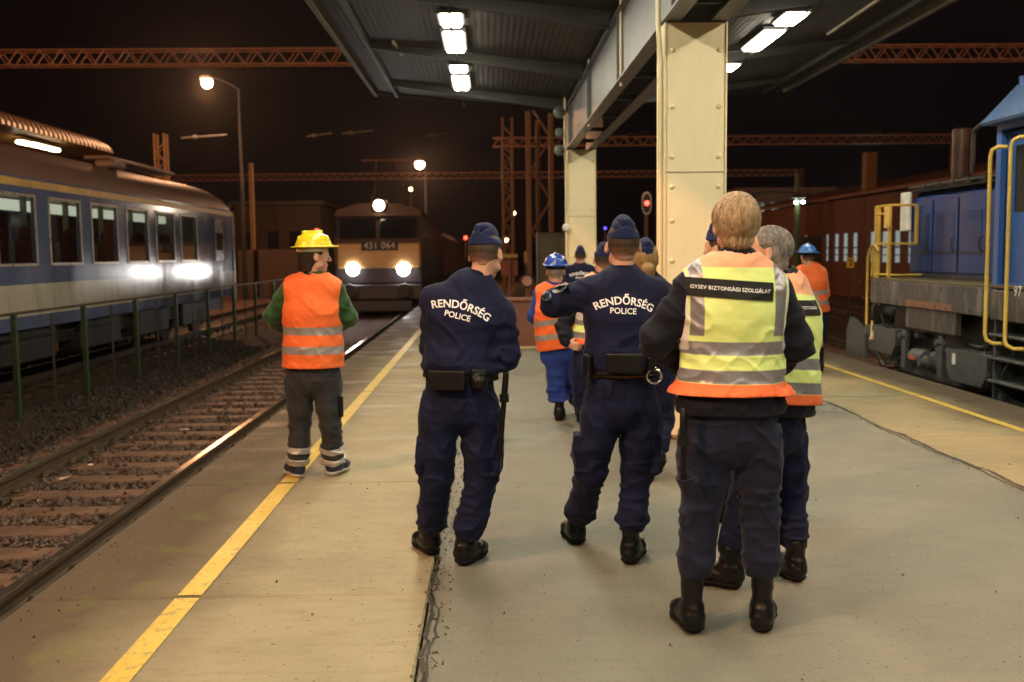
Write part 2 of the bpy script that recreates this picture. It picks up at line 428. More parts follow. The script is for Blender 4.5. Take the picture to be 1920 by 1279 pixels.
for args in ((26000, -4.95, -2.12, 3.2, 24, 1), (5000, -6.6, -4.6, 5.5, 24, 2)):
    P_, F_, tn = stones(*args, zf_track)
    Ps.append(P_.reshape(-1, 3)); T.append(np.repeat(tn, 12))
    n = len(tn); Fs.append((F_[None]+(np.arange(n)*12)[:, None, None]).reshape(-1, 3)+off); off += n*12
def np_mesh(name, V, Fq, mat_, smooth=True):
    me = bpy.data.meshes.new(name); k = Fq.shape[1]
    me.vertices.add(len(V)); me.vertices.foreach_set('co', np.ascontiguousarray(V, dtype=np.float32).ravel())
    me.loops.add(Fq.size); me.loops.foreach_set('vertex_index', np.ascontiguousarray(Fq, dtype=np.int32).ravel())
    me.polygons.add(len(Fq)); me.polygons.foreach_set('loop_start', np.arange(0, Fq.size, k, dtype=np.int32))
    me.update(calc_edges=True); me.polygons.foreach_set('use_smooth', [smooth]*len(Fq))
    for m in (mat_ if isinstance(mat_, (list, tuple)) else [mat_]): me.materials.append(m)
    return me
me = np_mesh('ballast_stones', np.concatenate(Ps), np.concatenate(Fs), M['stone'], False)
a = me.attributes.new('tone', 'FLOAT', 'POINT'); a.data.foreach_set('value', np.concatenate(T).astype(np.float32))
o = link('ballast_stones', me); tag(o, 'loose reddish grey ballast stones between the sleepers', 'gravel', kind='stuff')
# grit and crumbled edges along the seams of the platform
Pg = []; Tg = []; Fg = []; og = 0
for (n_, xa_, xb_, ya_, yb_, sd_) in ((420, JL-.03, JL+.10, 2.0, 9, 21), (160, JR-.10, JR+.04, 4.5, 14, 22), (260, -2.1, 5.2, 2.6, 15, 23), (120, -2.12, -1.9, 3, 12, 24)):
    P_, F_, tn = stones(n_, xa_, xb_, ya_, yb_, sd_, lambda X, Y: X*0+.003, .0022, .0062)
    Pg.append(P_.reshape(-1, 3)); Tg.append(np.repeat(np.clip(tn+.25, 0, 1), 12)); n = len(tn); Fg.append((F_[None]+(np.arange(n)*12)[:, None, None]).reshape(-1, 3)+og); og += n*12
me = np_mesh('platform_grit', np.concatenate(Pg), np.concatenate(Fg), M['stone'], False)
a = me.attributes.new('tone', 'FLOAT', 'POINT'); a.data.foreach_set('value', np.concatenate(Tg).astype(np.float32))
o = link('platform_grit', me); tag(o, 'fine grit and crumbs of mortar scattered on the platform', 'grit', kind='stuff')
# litter on the track
def litter(px, py, r_, seed):
    p = gz(px, py, RT-.13); rr = random.Random(seed); b = MB(); n = 9; v = [(0, 0, .022)]
    for k in range(n):
        g_ = 2*math.pi*k/n; q = r_*rr.uniform(.5, 1.1); v.append((math.cos(g_)*q*1.5, math.sin(g_)*q, rr.uniform(.0, .02)))
    b.add(v+[(0, 0, -.01)], [(0, k+1, (k+1) % n+1) for k in range(n)]+[(n+1, (k+1) % n+1, k+1) for k in range(n)])
    return b.build('paper_scrap', paint('crumpled paper', (.62, .50, .36), .8, bump=.3), None, p)
litter(124, 898, .05, 1); litter(345, 807, .045, 2); litter(172, 873, .03, 3)
for o, l in zip([x for x in COL.objects if x.name.startswith('paper_scrap')],
                ('largest crumpled paper scrap lying between the rails, nearest the camera', 'pale paper scrap between the rails, farthest down the track', 'small pale paper scrap between the rails, just beyond the largest one')):
    tag(o, l, 'litter', 'paper scraps on the track')

# ------------------------------------------------------------------ canopy over the platform
CC = 1.75; GZ0, GZ1 = 3.50, 4.27
CEND = 20.1; CST = -9.0
cp = empty('platform_canopy', (CC, 8.4, 0), 'butterfly roofed steel platform canopy on cream columns above the police officers', 'canopy')
def cpart(b, name, m, **k):
    o = b.build(name, m, None, **k); o.parent = cp; o.matrix_parent_inverse = Matrix.Translation((-CC, -8.4, 0)); return o
def deckz(x): return 4.40+abs(x-CC)*.105
xl, xr = -2.18, 5.95
for (xa, xb) in ((xl, CC), (CC, xr)):
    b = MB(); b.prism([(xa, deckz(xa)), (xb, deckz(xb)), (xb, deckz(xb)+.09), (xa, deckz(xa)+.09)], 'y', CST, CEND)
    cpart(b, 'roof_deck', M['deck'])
# two deep girders side by side on the columns
for i, xg in enumerate((1.545, 1.945)):
    b = MB(); b.box(xg-.008, xg+.008, CST, CEND-.4, GZ0+.02, GZ1); b.box(xg-.075, xg+.075, CST, CEND-.4, GZ0, GZ0+.022); b.box(xg-.075, xg+.075, CST, CEND-.4, GZ1, GZ1+.02)
    y = CST+.2
    while y < CEND-.5:
        s_ = -1 if i == 0 else 1
        b.box(xg+s_*.009, xg+s_*.07, y, y+.012, GZ0+.023, GZ1-.001); y += 3.37
    cpart(b, 'girder', M['steel_grey'])
b = MB(); y = CST+.4
while y < CEND-.5: b.box(1.56, 1.93, y, y+.06, GZ0+.06, GZ0+.12); y += 1.665
cpart(b, 'cross_brace', M['steel_dark'])
# cantilever arms, tapered
arm_y = [8.62+3.37*k for k in range(-5, 4)]
for y in arm_y:
    for s_ in (-1, 1):
        xe = xl+.35 if s_ < 0 else xr-.35; x0 = CC+s_*.285
        b = MB()
        zt0, zt1 = deckz(x0)-.004, deckz(xe)-.004
        b.prism([(x0, zt0), (xe, zt1), (xe, zt1-.06), (x0, zt0-.20)], 'y', y-.006, y+.006)
        b.prism([(x0, zt0-.20), (xe, zt1-.06), (xe, zt1-.072), (x0, zt0-.212)], 'y', y-.045, y+.045)
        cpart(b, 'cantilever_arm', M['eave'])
# eaves: gutter, inner purlin, serrated deck edge
for s_, xe in ((-1, xl), (1, xr)):
    b = MB(); z = deckz(xe); b.box(xe-.03, xe+.05, CST, CEND, z-.11, z-.005, .01); b.box(xe-.05*s_-.0, xe-.05*s_-s_*.02, CST, CEND, z-.02, z+.12)
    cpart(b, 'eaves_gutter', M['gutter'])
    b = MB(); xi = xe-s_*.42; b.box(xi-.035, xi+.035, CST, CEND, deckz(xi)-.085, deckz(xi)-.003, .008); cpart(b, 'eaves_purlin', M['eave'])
b = MB(); y = CST+.05
while y < CEND: b.box(xr+.052, xr+.075, y, y+.10, deckz(xr)-.05, deckz(xr)+.10); y += .26
cpart(b, 'edge_brackets', M['eave'])
# end trims
for (xa, xb) in ((xl, CC), (CC, xr)):
    b = MB(); b.prism([(xa, deckz(xa)-.05), (xb, deckz(xb)-.05), (xb, deckz(xb)+.12), (xa, deckz(xa)+.12)], 'y', CEND+.002, CEND+.03); cpart(b, 'end_fascia', M['eave'])
# sheet joints and loose trim strips seen under the deck
b = MB()
for (xs, ya, yb) in ((-1.45, 11.0, 12.3), (-1.35, 14.9, 15.9), (4.9, 12.4, 14.6), (5.0, 9.6, 11.6)):
    z = deckz(xs)-.03; b.bar((xs, ya, z), (xs+.05, yb, z), .035, .03)
cpart(b, 'conduit', paint('pale conduit', (.42, .36, .28), .5))
for yp in (11.35, 14.9):
    b = MB(); b.tube([(1.515, yp, 4.6), (1.515, yp, GZ0-.05)], .016, 8); cpart(b, 'web_pipe', M['cream'])
# columns: riveted box columns with side flange
def column(y):
    t = empty('column', (1.745, y, 0)); t.parent = cp; t.matrix_parent_inverse = Matrix.Translation((-CC, -8.4, 0))
    b = MB(); b.box(-.245, .245, 0, .36, .002, GZ0-.012, .006); b.build('column_shaft', M['cream'], t)
    b = MB()
    for zz in (1.02, 2.26): b.box(-.243, .243, -.0035, .001, zz-.004, zz+.004)
    b.build('plate_seam', paint('dark paint seam', (.30, .22, .10), .6), t)
    b = MB()
    for zz in (.25, .62, .95, 1.14, 1.52, 1.86, 2.14, 2.39, 2.80, 3.26):
        for sx in (-.195, .195):
            b.lathe([(.0, -.020), (.012, -.018), (.020, -.009), (.022, .0)], (sx, 0, zz), 'y', 12)
    b.build('bolt_heads', M['cream'], t)
    b = MB(); b.box(-.262, -.247, -.012, .37, .003, GZ0-.013, .003); b.box(.247, .262, -.012, .37, .003, GZ0-.013, .003); b.build('side_flange', M['cream'], t)
    b = MB(); b.box(-.30, .30, -.05, .41, .001, .035, .01); b.build('base_plate', paint('rusty base', (.22, .12, .06), .7), t)
    b = MB(); b.tube([(-.30, .09, 4.5), (-.30, .09, GZ0), (-.285, .06, 3.2), (-.285, .06, .4)], .022, 8); 
    b.build('downpipe', M['cream'], t)
    return t
c0 = column(8.40)
for y in (18.5, -1.7):
    c1 = copy_tree(c0, cp); c1.matrix_parent_inverse = Matrix.Translation((-CC, -8.4, 0)); c1.location = (1.745, y, 0)
    if y > 10: far_col = c1
# round enamel lamps and a small speaker on the far column
b = MB()
for zz, rr_ in ((3.46, .10), (3.78, .085), (4.14, .11)): b.lathe([(.0, -.03), (rr_*.8, -.02), (rr_, .0), (rr_*.9, .03), (0, .03)], (-.42, -.1, zz), 'y', 18)
b.build('round_bracket', paint('grey green disc', (.13, .15, .12), .4), far_col)
b = MB(); b.lathe([(.0, -.05), (.05, -.04), (.075, .0), (.06, .05), (0, .05)], (-.30, -.12, 2.05), 'y', 16); b.build('speaker', M['white'], far_col)

# luminaires under the deck
lum0 = None
def luminaire(x, y0, ln, label):
    t = empty('canopy_lamp', (x, y0+ln/2, deckz(x)-.05), label, 'ceiling lamp', 'fluorescent lamps under the canopy')
    b = MB(); b.box(-.17, .17, -ln/2-.02, ln/2+.02, -.03, .02, .006); b.build('lamp_housing', M['steel_grey'], t)
    b = MB(); p = [(-.13, -.031), (-.11, -.062), (.11, -.062), (.13, -.031)]; b.prism(p, 'y', -ln/2+.01, ln/2-.01); b.build('diffuser', M['tube_light'], t)
    return t
for side, x in (('left', -.43), ('right', 3.90)):
    for k, (y0, ln) in enumerate(((12.6, .62), (13.6, 1.25), (16.0, .50), (16.95, 1.25), (8.8, .8), (9.75, 1.35), (5.5, .8), (6.4, 1.35), (2.1, .8), (3.0, 1.35), (-1.2, .8), (-.3, 1.35), (-4.6, .8), (-3.7, 1.35))):
        if k in (0, 2): wds = f'short lit lamp on the {side} side of the canopy, {"nearest visible" if k == 0 else "towards the far end"}'
        elif k in (1, 3): wds = f'long lit lamp on the {side} side of the canopy, {"nearest visible" if k == 1 else "towards the far end"}'
        else: wds = f'{"short" if ln < 1 else "long"} canopy lamp, {side} row, {["just behind", "a second bay behind", "a third bay behind", "a fourth bay behind", "a fifth bay behind"][(k-4)//2]} the near column'
        luminaire(x, y0, ln, wds)
    b = MB(); b.tube([(x, CST+2, deckz(x)-.16), (x, CEND-.2, deckz(x)-.16)], .012, 6); cpart(b, 'lamp_cable', M['steel_dark'])
# ------------------------------------------------------------------ passenger coach on the left
M['coach_blue'] = paint('coach blue paint', (.15, .19, .34), .13, var=.12, scale=1.2, bump=.04, dirt=(.10, .075, .06), dirt_amt=.4, streak=True, bscale=5)
M['coach_white'] = paint('coach cream band', (.80, .72, .56), .14, var=.08, scale=1.2, bump=.04, dirt=(.30, .22, .15), dirt_amt=.5, streak=True, bscale=5)
M['coach_roof'] = paint('coach roof paint', (.19, .12, .09), .5, var=.15, scale=1.5, bump=.1)
M['coach_stripe'] = paint('first class yellow stripe', (.70, .47, .13), .35, var=.15, scale=2.5, bump=.0, dirt=(.2, .12, .05))
M['trim'] = paint('window frame metal', (.60, .50, .38), .3, .3, var=.1, bump=0)
def m_glass(name, tint=(.75, .8, .8)):
    t = NT(name); tr = t.n('ShaderNodeBsdfTransparent'); tr.inputs[0].default_value = (*tint, 1)
    gl = t.n('ShaderNodeBsdfGlossy'); gl.inputs['Roughness'].default_value = .04; gl.inputs['Color'].default_value = (.9, .9, .9, 1)
    lw_ = t.n('ShaderNodeLayerWeight'); f_ = t.math('POWER', lw_.outputs['Facing'], 4.0)
    mx = t.n('ShaderNodeMixShader'); t.l(t.math('MULTIPLY_ADD', f_, .8, .03), mx.inputs[0]); t.l(tr.outputs[0], mx.inputs[1]); t.l(gl.outputs[0], mx.inputs[2])
    t.l(mx.outputs[0], t.out.inputs[0]); return t.m
M['glass'] = m_glass('window glass')
XS = -7.03                                    # coach side
def zs(px, py): return atX(px, py, XS).z
Z_SK, Z_WB, Z_WT = .52, .72, 1.20              # skirt bottom, white band
Z_W0, Z_W1, Z_ST0, Z_ST1 = 1.52, 2.53, 2.68, 2.80
coach = empty('passenger_coach', (CXC, 27.9, GR), 'blue and cream passenger coach with lit windows standing behind the fence on the left', 'train coach')
def kid(b, name, m, par, loc=None, label=None):    # parts given in world coordinates
    o = b.build(name, m, None); o.parent = par; o.matrix_parent_inverse = par.matrix_world.inverted() if False else Matrix.Identity(4)
    pw = Vector((0, 0, 0)); q = par
    while q: pw += Vector(q.location); q = q.parent
    o.location = -pw
    if label: o['label'] = label
    return o
Y0C, Y1C = 4.0, 27.9
wins = [(14.55-1.72*5+1.72*k, 14.55-1.72*5+1.72*k+1.18) for k in range(12)]
wy = [w_ for w_ in wins if w_[1] < 25.6]
XT = XS+.001
body_prof = [(XS, Z_ST1), (XS-.02, 2.98), (XS-.14, 3.17), (XS-.40, 3.34), (XS-.80, 3.45), (CXC, 3.52)]
prof_full = body_prof+[(2*CXC-x, z) for x, z in body_prof[::-1][1:]]
b = MB(); n = len(prof_full)                        # roof shell, drooping at the end of the coach
rows = [(Y0C, 1, 0), (26.0, 1, 0), (26.8, .985, -.05), (27.4, .96, -.16), (27.75, .93, -.34), (Y1C, .915, -.5)]
v = []
for (y, s_, dz) in rows:
    for (x, z) in prof_full: v.append((CXC+(x-CXC)*(.5+.5*s_), y, max(z+dz*(z-Z_ST1)/.85, Z_ST1)))
b.add(v, [(i*n+k, i*n+k+1, (i+1)*n+k+1, (i+1)*n+k) for i in range(len(rows)-1) for k in range(n-1)], True)
kid(b, 'roof', M['coach_roof'], coach)
def side(x, sgn):
    b = MB(); b.m = 0
    th_ = .05*sgn
    b.box(x-th_, x, Y0C, Y1C-.02, Z_WT, Z_W0); b.box(x-th_, x, Y0C, Y1C-.02, Z_W1, Z_ST0)
    ys = [Y0C]+[q for w_ in wy for q in w_]+[Y1C-.02]
    for i in range(0, len(ys), 2):
        if ys[i+1] > ys[i]: b.box(x-th_, x, ys[i], ys[i+1], Z_W0, Z_W1)
    b.box(x-th_, x-sgn*.012, Y0C, Y1C-.02, Z_SK, Z_WB-.001)
    b.m = 1; b.box(x-th_, x, Y0C, Y1C-.02, Z_WB, Z_WT)
    b.m = 2; b.box(x-th_, x+sgn*.004, Y0C, Y1C-.02, Z_ST0, Z_ST1)
    return b
kid(side(XS, 1), 'body_side', [M['coach_blue'], M['coach_white'], M['coach_stripe']], coach)
kid(side(2*CXC-XS, -1), 'body_side', [M['coach_blue'], M['coach_white'], M['coach_stripe']], coach)
b = MB(); b.box(2*CXC-XS+.05, XS-.05, Y1C-.06, Y1C, Z_SK, 3.0); b.box(CXC-.75, CXC+.75, Y1C, Y1C+.25, .6, 2.75, .1); kid(b, 'end_wall', M['coach_blue'], coach)
b = MB(); b.box(XS-.1, XS+.015, Y1C-.11, Y1C+.015, Z_SK-.15, 2.75, .02); kid(b, 'corner_post', M['trim'], coach)
b = MB(); b.box(2*CXC-XS+.3, XS-.25, Y0C, Y1C-.4, .18, Z_SK+.1); 
for y in np.arange(6, 26, 2.9): b.box(XS-.55, XS-.12, y, y+1.9, -.02, Z_SK-.01, .03)
kid(b, 'underframe', M['steel_dark'], coach)
for yb in (23.6, 26.1):
    b = MB()
    for sx in (-.75, .75): b.lathe([(0, -.07), (.44, -.07), (.44, .03), (.46, .07), (0, .07)], (CXC+sx, yb, RT+.44), 'x', 24)
    b.tube([(CXC-.75, yb, RT+.44), (CXC+.75, yb, RT+.44)], .07); kid(b, 'wheelset', M['steel_dark'], coach)
M['coach_in'] = paint('coach interior wall', (.30, .27, .22), .6, bump=0)
M['seat'] = paint('maroon seat cloth', (.15, .035, .035), .8, var=.2, bump=.1)
M['coach_lamp'] = emit('coach ceiling lamp', (1.0, .96, .74), .9)
b = MB(); b.box(2*CXC-XS+.06, XS-.06, Y0C, 25.8, Z_WT-.3, Z_WT-.26); b.box(2*CXC-XS+.06, XS-.06, Y0C, 25.8, 2.66, 2.70)
for w_ in wy[3:]:
    b.box(XS-1.0, XS-.9, w_[1]-.02, w_[1]+.02, Z_WT, 2.66)
b.box(CXC-.1, CXC-.06, Y0C, 25.8, Z_WT-.26, 1.9); b.box(XS-1.9, XS-.06, 25.55, 25.6, Z_WT-.26, 2.66)
kid(b, 'saloon_interior', M['coach_in'], coach)
b = MB(); b.box(XS-1.20, XS-1.05, 8, 25.4, 2.42, 2.60, .02); kid(b, 'ceiling_lamp', M['coach_lamp'], coach)
for i, w_ in enumerate(wy):
    if w_[1] < 9: continue
    ym = (w_[0]+w_[1])/2
    f = MB(); a0, a1 = w_
    for (ya, yb, za, zb) in ((a0-.045, a0, Z_W0-.045, Z_W1+.045), (a1, a1+.045, Z_W0-.045, Z_W1+.045), (a0, a1, Z_W1, Z_W1+.045), (a0, a1, Z_W0-.045, Z_W0)):
        f.box(XS-.012, XS+.016, ya, yb, za, zb, .005)
    wo = kid(f, 'window_frame', M['trim'], coach)
    f = MB(); f.box(XS-.03, XS-.022, a0+.001, a1-.001, Z_W0+.001, Z_W1-.001); kid(f, 'window_pane', M['glass'], wo)
    for dx in (.45, .95):
        f = MB(); yc = a0+.10
        f.box(XS-dx-.2, XS-dx+.2, yc, yc+.12, 1.2, 1.92, .05); f.box(XS-dx-.13, XS-dx+.13, yc-.01, yc+.13, 1.88, 2.12, .06); f.box(XS-dx-.22, XS-dx+.22, yc+.1, yc+.55, 1.2, 1.38, .04)
        kid(f, 'seat', M['seat'], coach)
# small end window with a drop light, rain gutter
f = MB(); f.box(XS-.008, XS+.012, 25.95, 26.75, 1.48, 2.56, .004); dd = kid(f, 'door_panel', paint('dark coach door', (.05, .045, .06), .3, bump=0), coach)
f = MB(); f.box(XS+.013, XS+.02, 26.05, 26.65, 1.75, 2.2); kid(f, 'door_window', M['glass_dark'], dd)
f = MB(); f.box(XS-.004, XS+.022, Y0C, 27.4, Z_ST1, Z_ST1+.03, .004); kid(f, 'rain_gutter', M['coach_blue'], coach)
f = MB(); f.box(XS-.62, XS-.2, 19.8, 20.4, 3.34, 3.50, .04); f.box(CXC+.2, CXC+.7, 20.8, 25.2, 3.60, 3.68, .02); kid(f, 'roof_vent_and_glint_box', M['coach_roof'], coach)  # small hump, plus a long box added in place of a lamp reflection

# ------------------------------------------------------------------ fence between the tracks
XF = -6.35
fn = empty('track_fence', (XF, 11, GR), 'rusty green post and wire fence between the coach and the empty track', 'fence')
posts = [atX(px, py, XF).y for px, py in ((35, 770), (160, 727), (255, 690), (333, 665))]
step = (posts[3]-posts[0])/3
for k in range(-2, 12):
    y = posts[0]+step*k
    b = MB(); b.box(XF-.035, XF+.035, y-.035, y+.035, GR-.02, .84, .006); kid(b, 'post', M['green_paint'], fn)
    if k < 11:
        b = MB(); b.box(XF-.012, XF+.012, y+step/2-.012, y+step/2+.012, GR-.02, .80); kid(b, 'mid_upright', paint('rusty bar', (.13, .08, .04), .6) if 'rb' not in M else M['rb'], fn)
        M['rb'] = M.get('rb') or bpy.data.materials.get('rusty bar')
b = MB(); b.tube([(XF, posts[0]-2*step, .86), (XF, posts[0]+11*step, .86)], .020, 8); kid(b, 'top_rail', M['rb'], fn)
b = MB()
for zz in (.45, .1, -.2): b.tube([(XF, posts[0]-2*step, zz), (XF, posts[0]+11*step, zz)], .004, 5)
kid(b, 'wires', M['rb'], fn)

# ------------------------------------------------------------------ canopy of the next platform, beyond the coach
lc = empty('curved_canopy', (-14.5, 30, GR), 'orange lit canopy with a rounded roof edge above the passenger coach', 'canopy')
def m_oc():
    t = NT('orange ribbed roof sheet'); c = t.pos(); y = t.sep(c)[1]
    wv = t.n('ShaderNodeMath', operation='SINE'); t.l(t.math('MULTIPLY', y, 2*math.pi/.33), wv.inputs[0])
    t.set(Base_Color=(.36, .17, .055), Roughness=.5, Normal=t.bump(wv.outputs[0], 1.0, .05)); return t.m
XL = -13.0
ztop = atX(220, 262, XL).z; zbot = atX(222, 290, XL).z; ye = atX(220, 280, XL).y
pr = [(XL-1.6, zbot-.12), (XL-.1, zbot-.02), (XL, zbot), (XL-.02, zbot+.12), (XL-.12, zbot+.28), (XL-.35, zbot+.42), (XL-.8, zbot+.50), (XL-3.6, zbot+.52), (XL-3.6, zbot+.1)]
b = MB(); n = len(pr)
rows = [(14, 1), (ye-.9, 1), (ye-.45, .9), (ye-.15, .62), (ye, .2)]
v = [((x if j == 0 else XL-2.2+(x-(XL-2.2))*(1 if s_ > .8 else .9+.1*s_)), y, zbot+(z-zbot)*s_) for j, (y, s_) in enumerate(rows) for (x, z) in pr]
b.add(v, [(i*n+k, i*n+(k+1) % n, (i+1)*n+(k+1) % n, (i+1)*n+k) for i in range(len(rows)-1) for k in range(n)], True); b.add(v[-n:], [tuple(range(n))])
kid(b, 'roof', m_oc(), lc)
b = MB(); b.box(XL-2.0, XL-1.8, ye-4.2, ye-3.9, GR, zbot); b.box(XL-2.0, XL-1.8, ye-12, ye-11.7, GR, zbot); kid(b, 'post', M['steel_dark'], lc)
for px, py, ln in ((45, 268, .7), (82, 276, 2.0)):
    p = atX(px, py, XL-.5)
    t = empty('canopy_lamp', p, f'{"short" if ln < 1 else "long"} lit lamp under the curved canopy at the left edge', 'ceiling lamp', 'lamps under the curved canopy')
    b = MB(); b.box(-.12, .12, -ln/2, ln/2, .052, .10, .01); b.build('lamp_housing', M['steel_dark'], t)
    b = MB(); b.box(-.11, .11, -ln/2+.02, ln/2-.02, -.05, .05, .04); b.build('diffuser', M['tube_light_far'], t)

# ------------------------------------------------------------------ oncoming electric locomotive
LY = 33.0
lo = empty('electric_locomotive', (TX, LY, GR), 'oncoming boxy electric locomotive with dazzling headlights on the left track', 'locomotive')
M['loco_cream'] = paint('loco cream orange band', (.78, .50, .21), .35, var=.08, bump=0, dirt=(.3, .18, .09))
M['loco_dark'] = paint('loco dark blue paint', (.05, .045, .055), .4, var=.15, bump=0)
M['loco_roof'] = paint('loco brown roof', (.13, .075, .05), .55, var=.2, bump=0)
hw = 1.45
b = MB(); b.box(TX-hw, TX+hw, LY+.12, LY+15.5, .62, 1.55, .05); kid(b, 'lower_body', M['loco_dark'], lo)
b = MB(); b.prism([(LY+.0, 1.30), (LY-.02, 2.0), (LY+.12, 2.16), (LY+15.5, 2.16), (LY+15.5, 1.30)], 'x', TX-hw+.02, TX+hw-.02)
kid(b, 'side_body', M['loco_roof'], lo)
b = MB(); b.box(TX-hw+.12, TX+hw-.06, LY-.05, LY+.13, 1.15, 1.97, .05); kid(b, 'front_band', M['loco_cream'], lo)
b = MB(); b.prism([(LY+.06, 1.975), (LY+.45, 2.86), (LY+15.3, 2.86), (LY+15.3, 1.975)], 'x', TX-hw+.05, TX+hw-.05); kid(b, 'cab', M['loco_dark'], lo)
b = MB()
for sx in (-1, 1):
    x0, x1 = TX+sx*.08, TX+sx*1.25
    b.add([(x0, LY+.10, 2.12), (x1, LY+.10, 2.12), (x1, LY+.385, 2.76), (x0, LY+.385, 2.76), (x0, LY+.05, 2.13), (x1, LY+.05, 2.13), (x1, LY+.34, 2.77), (x0, LY+.34, 2.77)],
          [(0, 1, 2, 3), (4, 5, 6, 7), (0, 1, 5, 4), (3, 2, 6, 7), (0, 3, 7, 4), (1, 2, 6, 5)])
kid(b, 'windscreen', M['glass_dark'], lo)
b = MB(); b.box(TX-.045, TX+.045, LY+.0, LY+.3, 2.1, 2.7, .02); kid(b, 'windscreen_pillar', M['loco_roof'], lo)
b = MB(); b.prism([(TX-hw, 2.865), (TX-hw+.1, 3.08), (TX-.7, 3.28), (TX+.7, 3.28), (TX+hw-.1, 3.08), (TX+hw, 2.865)], 'y', LY+.25, LY+15.3); kid(b, 'roof', M['loco_roof'], lo)
pp = at(710, 385, LY)
b = MB(); b.box(pp.x-.25, pp.x+.25, LY+.1, LY+.9, pp.z-.2, pp.z+.2, .08); kid(b, 'top_lamp_housing', M['loco_roof'], lo)
def lamp_disc(par, name, p, r_, m):
    b = MB(); b.lathe([(0, -.02), (r_*.7, -.015), (r_, 0), (r_, .02), (0, .02)], (p.x, p.y, p.z), 'y', 20); return kid(b, name, m, par)
lamp_disc(lo, 'top_headlight', Vector((pp.x, LY+.07, pp.z)), .18, M['toplight'])
for px, py in ((662, 505), (757, 505)):
    p = at(px, py, LY); b = MB(); b.lathe([(0, -.08), (.20, -.08), (.22, .0), (.22, .18), (0, .18)], (p.x, LY+.02, p.z), 'y', 20); h_ = kid(b, 'headlight_housing', M['loco_dark'], lo)
    lamp_disc(h_, 'headlight', Vector((p.x, LY-.08, p.z)), .21, M['headlight'])
b = MB(); b.box(TX-hw-.02, TX+hw+.02, LY-.25, LY+.3, .12, .62, .04); kid(b, 'buffer_beam', M['loco_dark'], lo)
for sx in (-.88, .88):
    b = MB(); b.lathe([(0, -.55), (.22, -.55), (.24, -.50), (.10, -.48), (.10, -.25), (0, -.25)], (TX+sx, LY, .42), 'y', 20); kid(b, 'buffer', M['steel_dark'], lo)
b = MB(); b.box(TX-1.1, TX+1.1, LY-.1, LY+.1, -.28, .1, .03); kid(b, 'snow_plough', M['loco_dark'], lo)
b = MB(); b.box(TX-1.15, TX+1.15, LY+1.0, LY+15, -.2, .62); kid(b, 'bogies', M['black'], lo)
b = MB(); p = at(712, 461, LY); b.box(p.x-.60, p.x+.60, LY-.085, LY-.052, p.z-.155, p.z+.155, .008); plate = kid(b, 'number_plate', M['black'], lo)
# pantograph
b = MB(); px_, zr = TX+.1, 3.3
yq = LY+2.2
for sx in (-.55, .55):
    b.bar((px_+sx, yq, zr), (px_+sx*.9, yq+1.1, zr+.75), .05); b.bar((px_+sx*.9, yq+1.1, zr+.75), (px_+sx*.6, yq+.1, zr+1.55), .04)
b.bar((px_-.85, yq+.1, zr+1.58), (px_+.85, yq+.1, zr+1.58), .06); b.bar((px_-.55, yq, zr), (px_+.55, yq, zr), .06)
kid(b, 'pantograph', M['rust_steel'], lo)
# wagons behind it
for k in range(5):
    y0 = LY+16.6+k*15.5
    t = empty('covered_wagon', (TX, y0, GR), ['rust brown covered wagon coupled directly behind the locomotive', 'second brown wagon behind the locomotive', 'third brown wagon behind the locomotive', 'fourth brown wagon behind the locomotive', 'last brown wagon at the far end of the train'][k], 'wagon', 'wagons behind the oncoming locomotive')
    b = MB(); b.box(-1.42, 1.42, 0, 14.4, 1.1, 3.0, .03); 
    for yy in np.arange(.4, 14.2, 1.1): b.box(1.42, 1.47, yy, yy+.1, 1.1, 2.95)
    b.build('body', M['rust_steel'], t)
    b = MB(); b.prism([(-1.45, 3.005), (-1.2, 3.3), (0, 3.5), (1.2, 3.3), (1.45, 3.005)], 'y', -.1, 14.5); b.build('roof', M['loco_roof'], t)
    b = MB(); b.box(-1.1, 1.1, .4, 14, .35, 1.09); b.build('underframe', M['black'], t)

# ------------------------------------------------------------------ blue shunting locomotive on the right
XB = 5.62                                     # side of the frame
def bx(px, py, X=XB): return atX(px, py, X)
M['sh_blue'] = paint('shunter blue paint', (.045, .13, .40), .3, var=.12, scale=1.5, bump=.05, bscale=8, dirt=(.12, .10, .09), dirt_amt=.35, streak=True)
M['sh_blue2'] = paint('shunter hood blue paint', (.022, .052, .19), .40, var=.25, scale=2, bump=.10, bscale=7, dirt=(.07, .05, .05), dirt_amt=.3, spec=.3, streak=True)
M['sh_grey'] = paint('shunter frame grey', (.055, .054, .051), .42, var=.2, scale=3, bump=.08, dirt=(.34, .27, .24), dirt_amt=.7, streak=True)
M['sh_dark'] = paint('shunter bogie dark grey', (.075, .085, .090), .42, var=.3, scale=6, bump=.2, dirt=(.05, .035, .02), dirt_amt=.7)
M['sh_panel'] = paint('shunter door panel blue', (.014, .036, .14), .45, var=.15, bump=0)
sh = empty('shunting_locomotive', (TR, 11, GR), 'blue shunting locomotive with yellow handrails standing at the right platform edge', 'locomotive')
yF = bx(1632, 540).y; zF1 = bx(1640, 525).z; zF0 = bx(1640, 568).z
CF, CB = 11.05, 7.2                           # cab front and back
XR = 2*TR-XB
b = MB(); b.box(XB, XB+.10, CF-.02, yF, zF0, zF1, .01); b.box(XR-.1, XR, 4, yF, zF0, zF1, .01); b.box(XB+.1, XR-.1, yF-.12, yF-.004, zF0-.05, zF1-.01, .01)
b.box(XB, XB+.10, 4, CF-.03, zF0-.02, zF1-.02, .01)
kid(b, 'frame_beam', M['sh_grey'], sh)
b = MB(); b.box(XB+.002, XR-.002, 4, yF-.002, zF1+.001, zF1+.035, .004); kid(b, 'walkway', paint('yellowish tread plate', (.13, .10, .045), .5, bump=.4), sh)
HX = XB+.50; HF = atX(1695, 450, HX).y; HT = 2.42
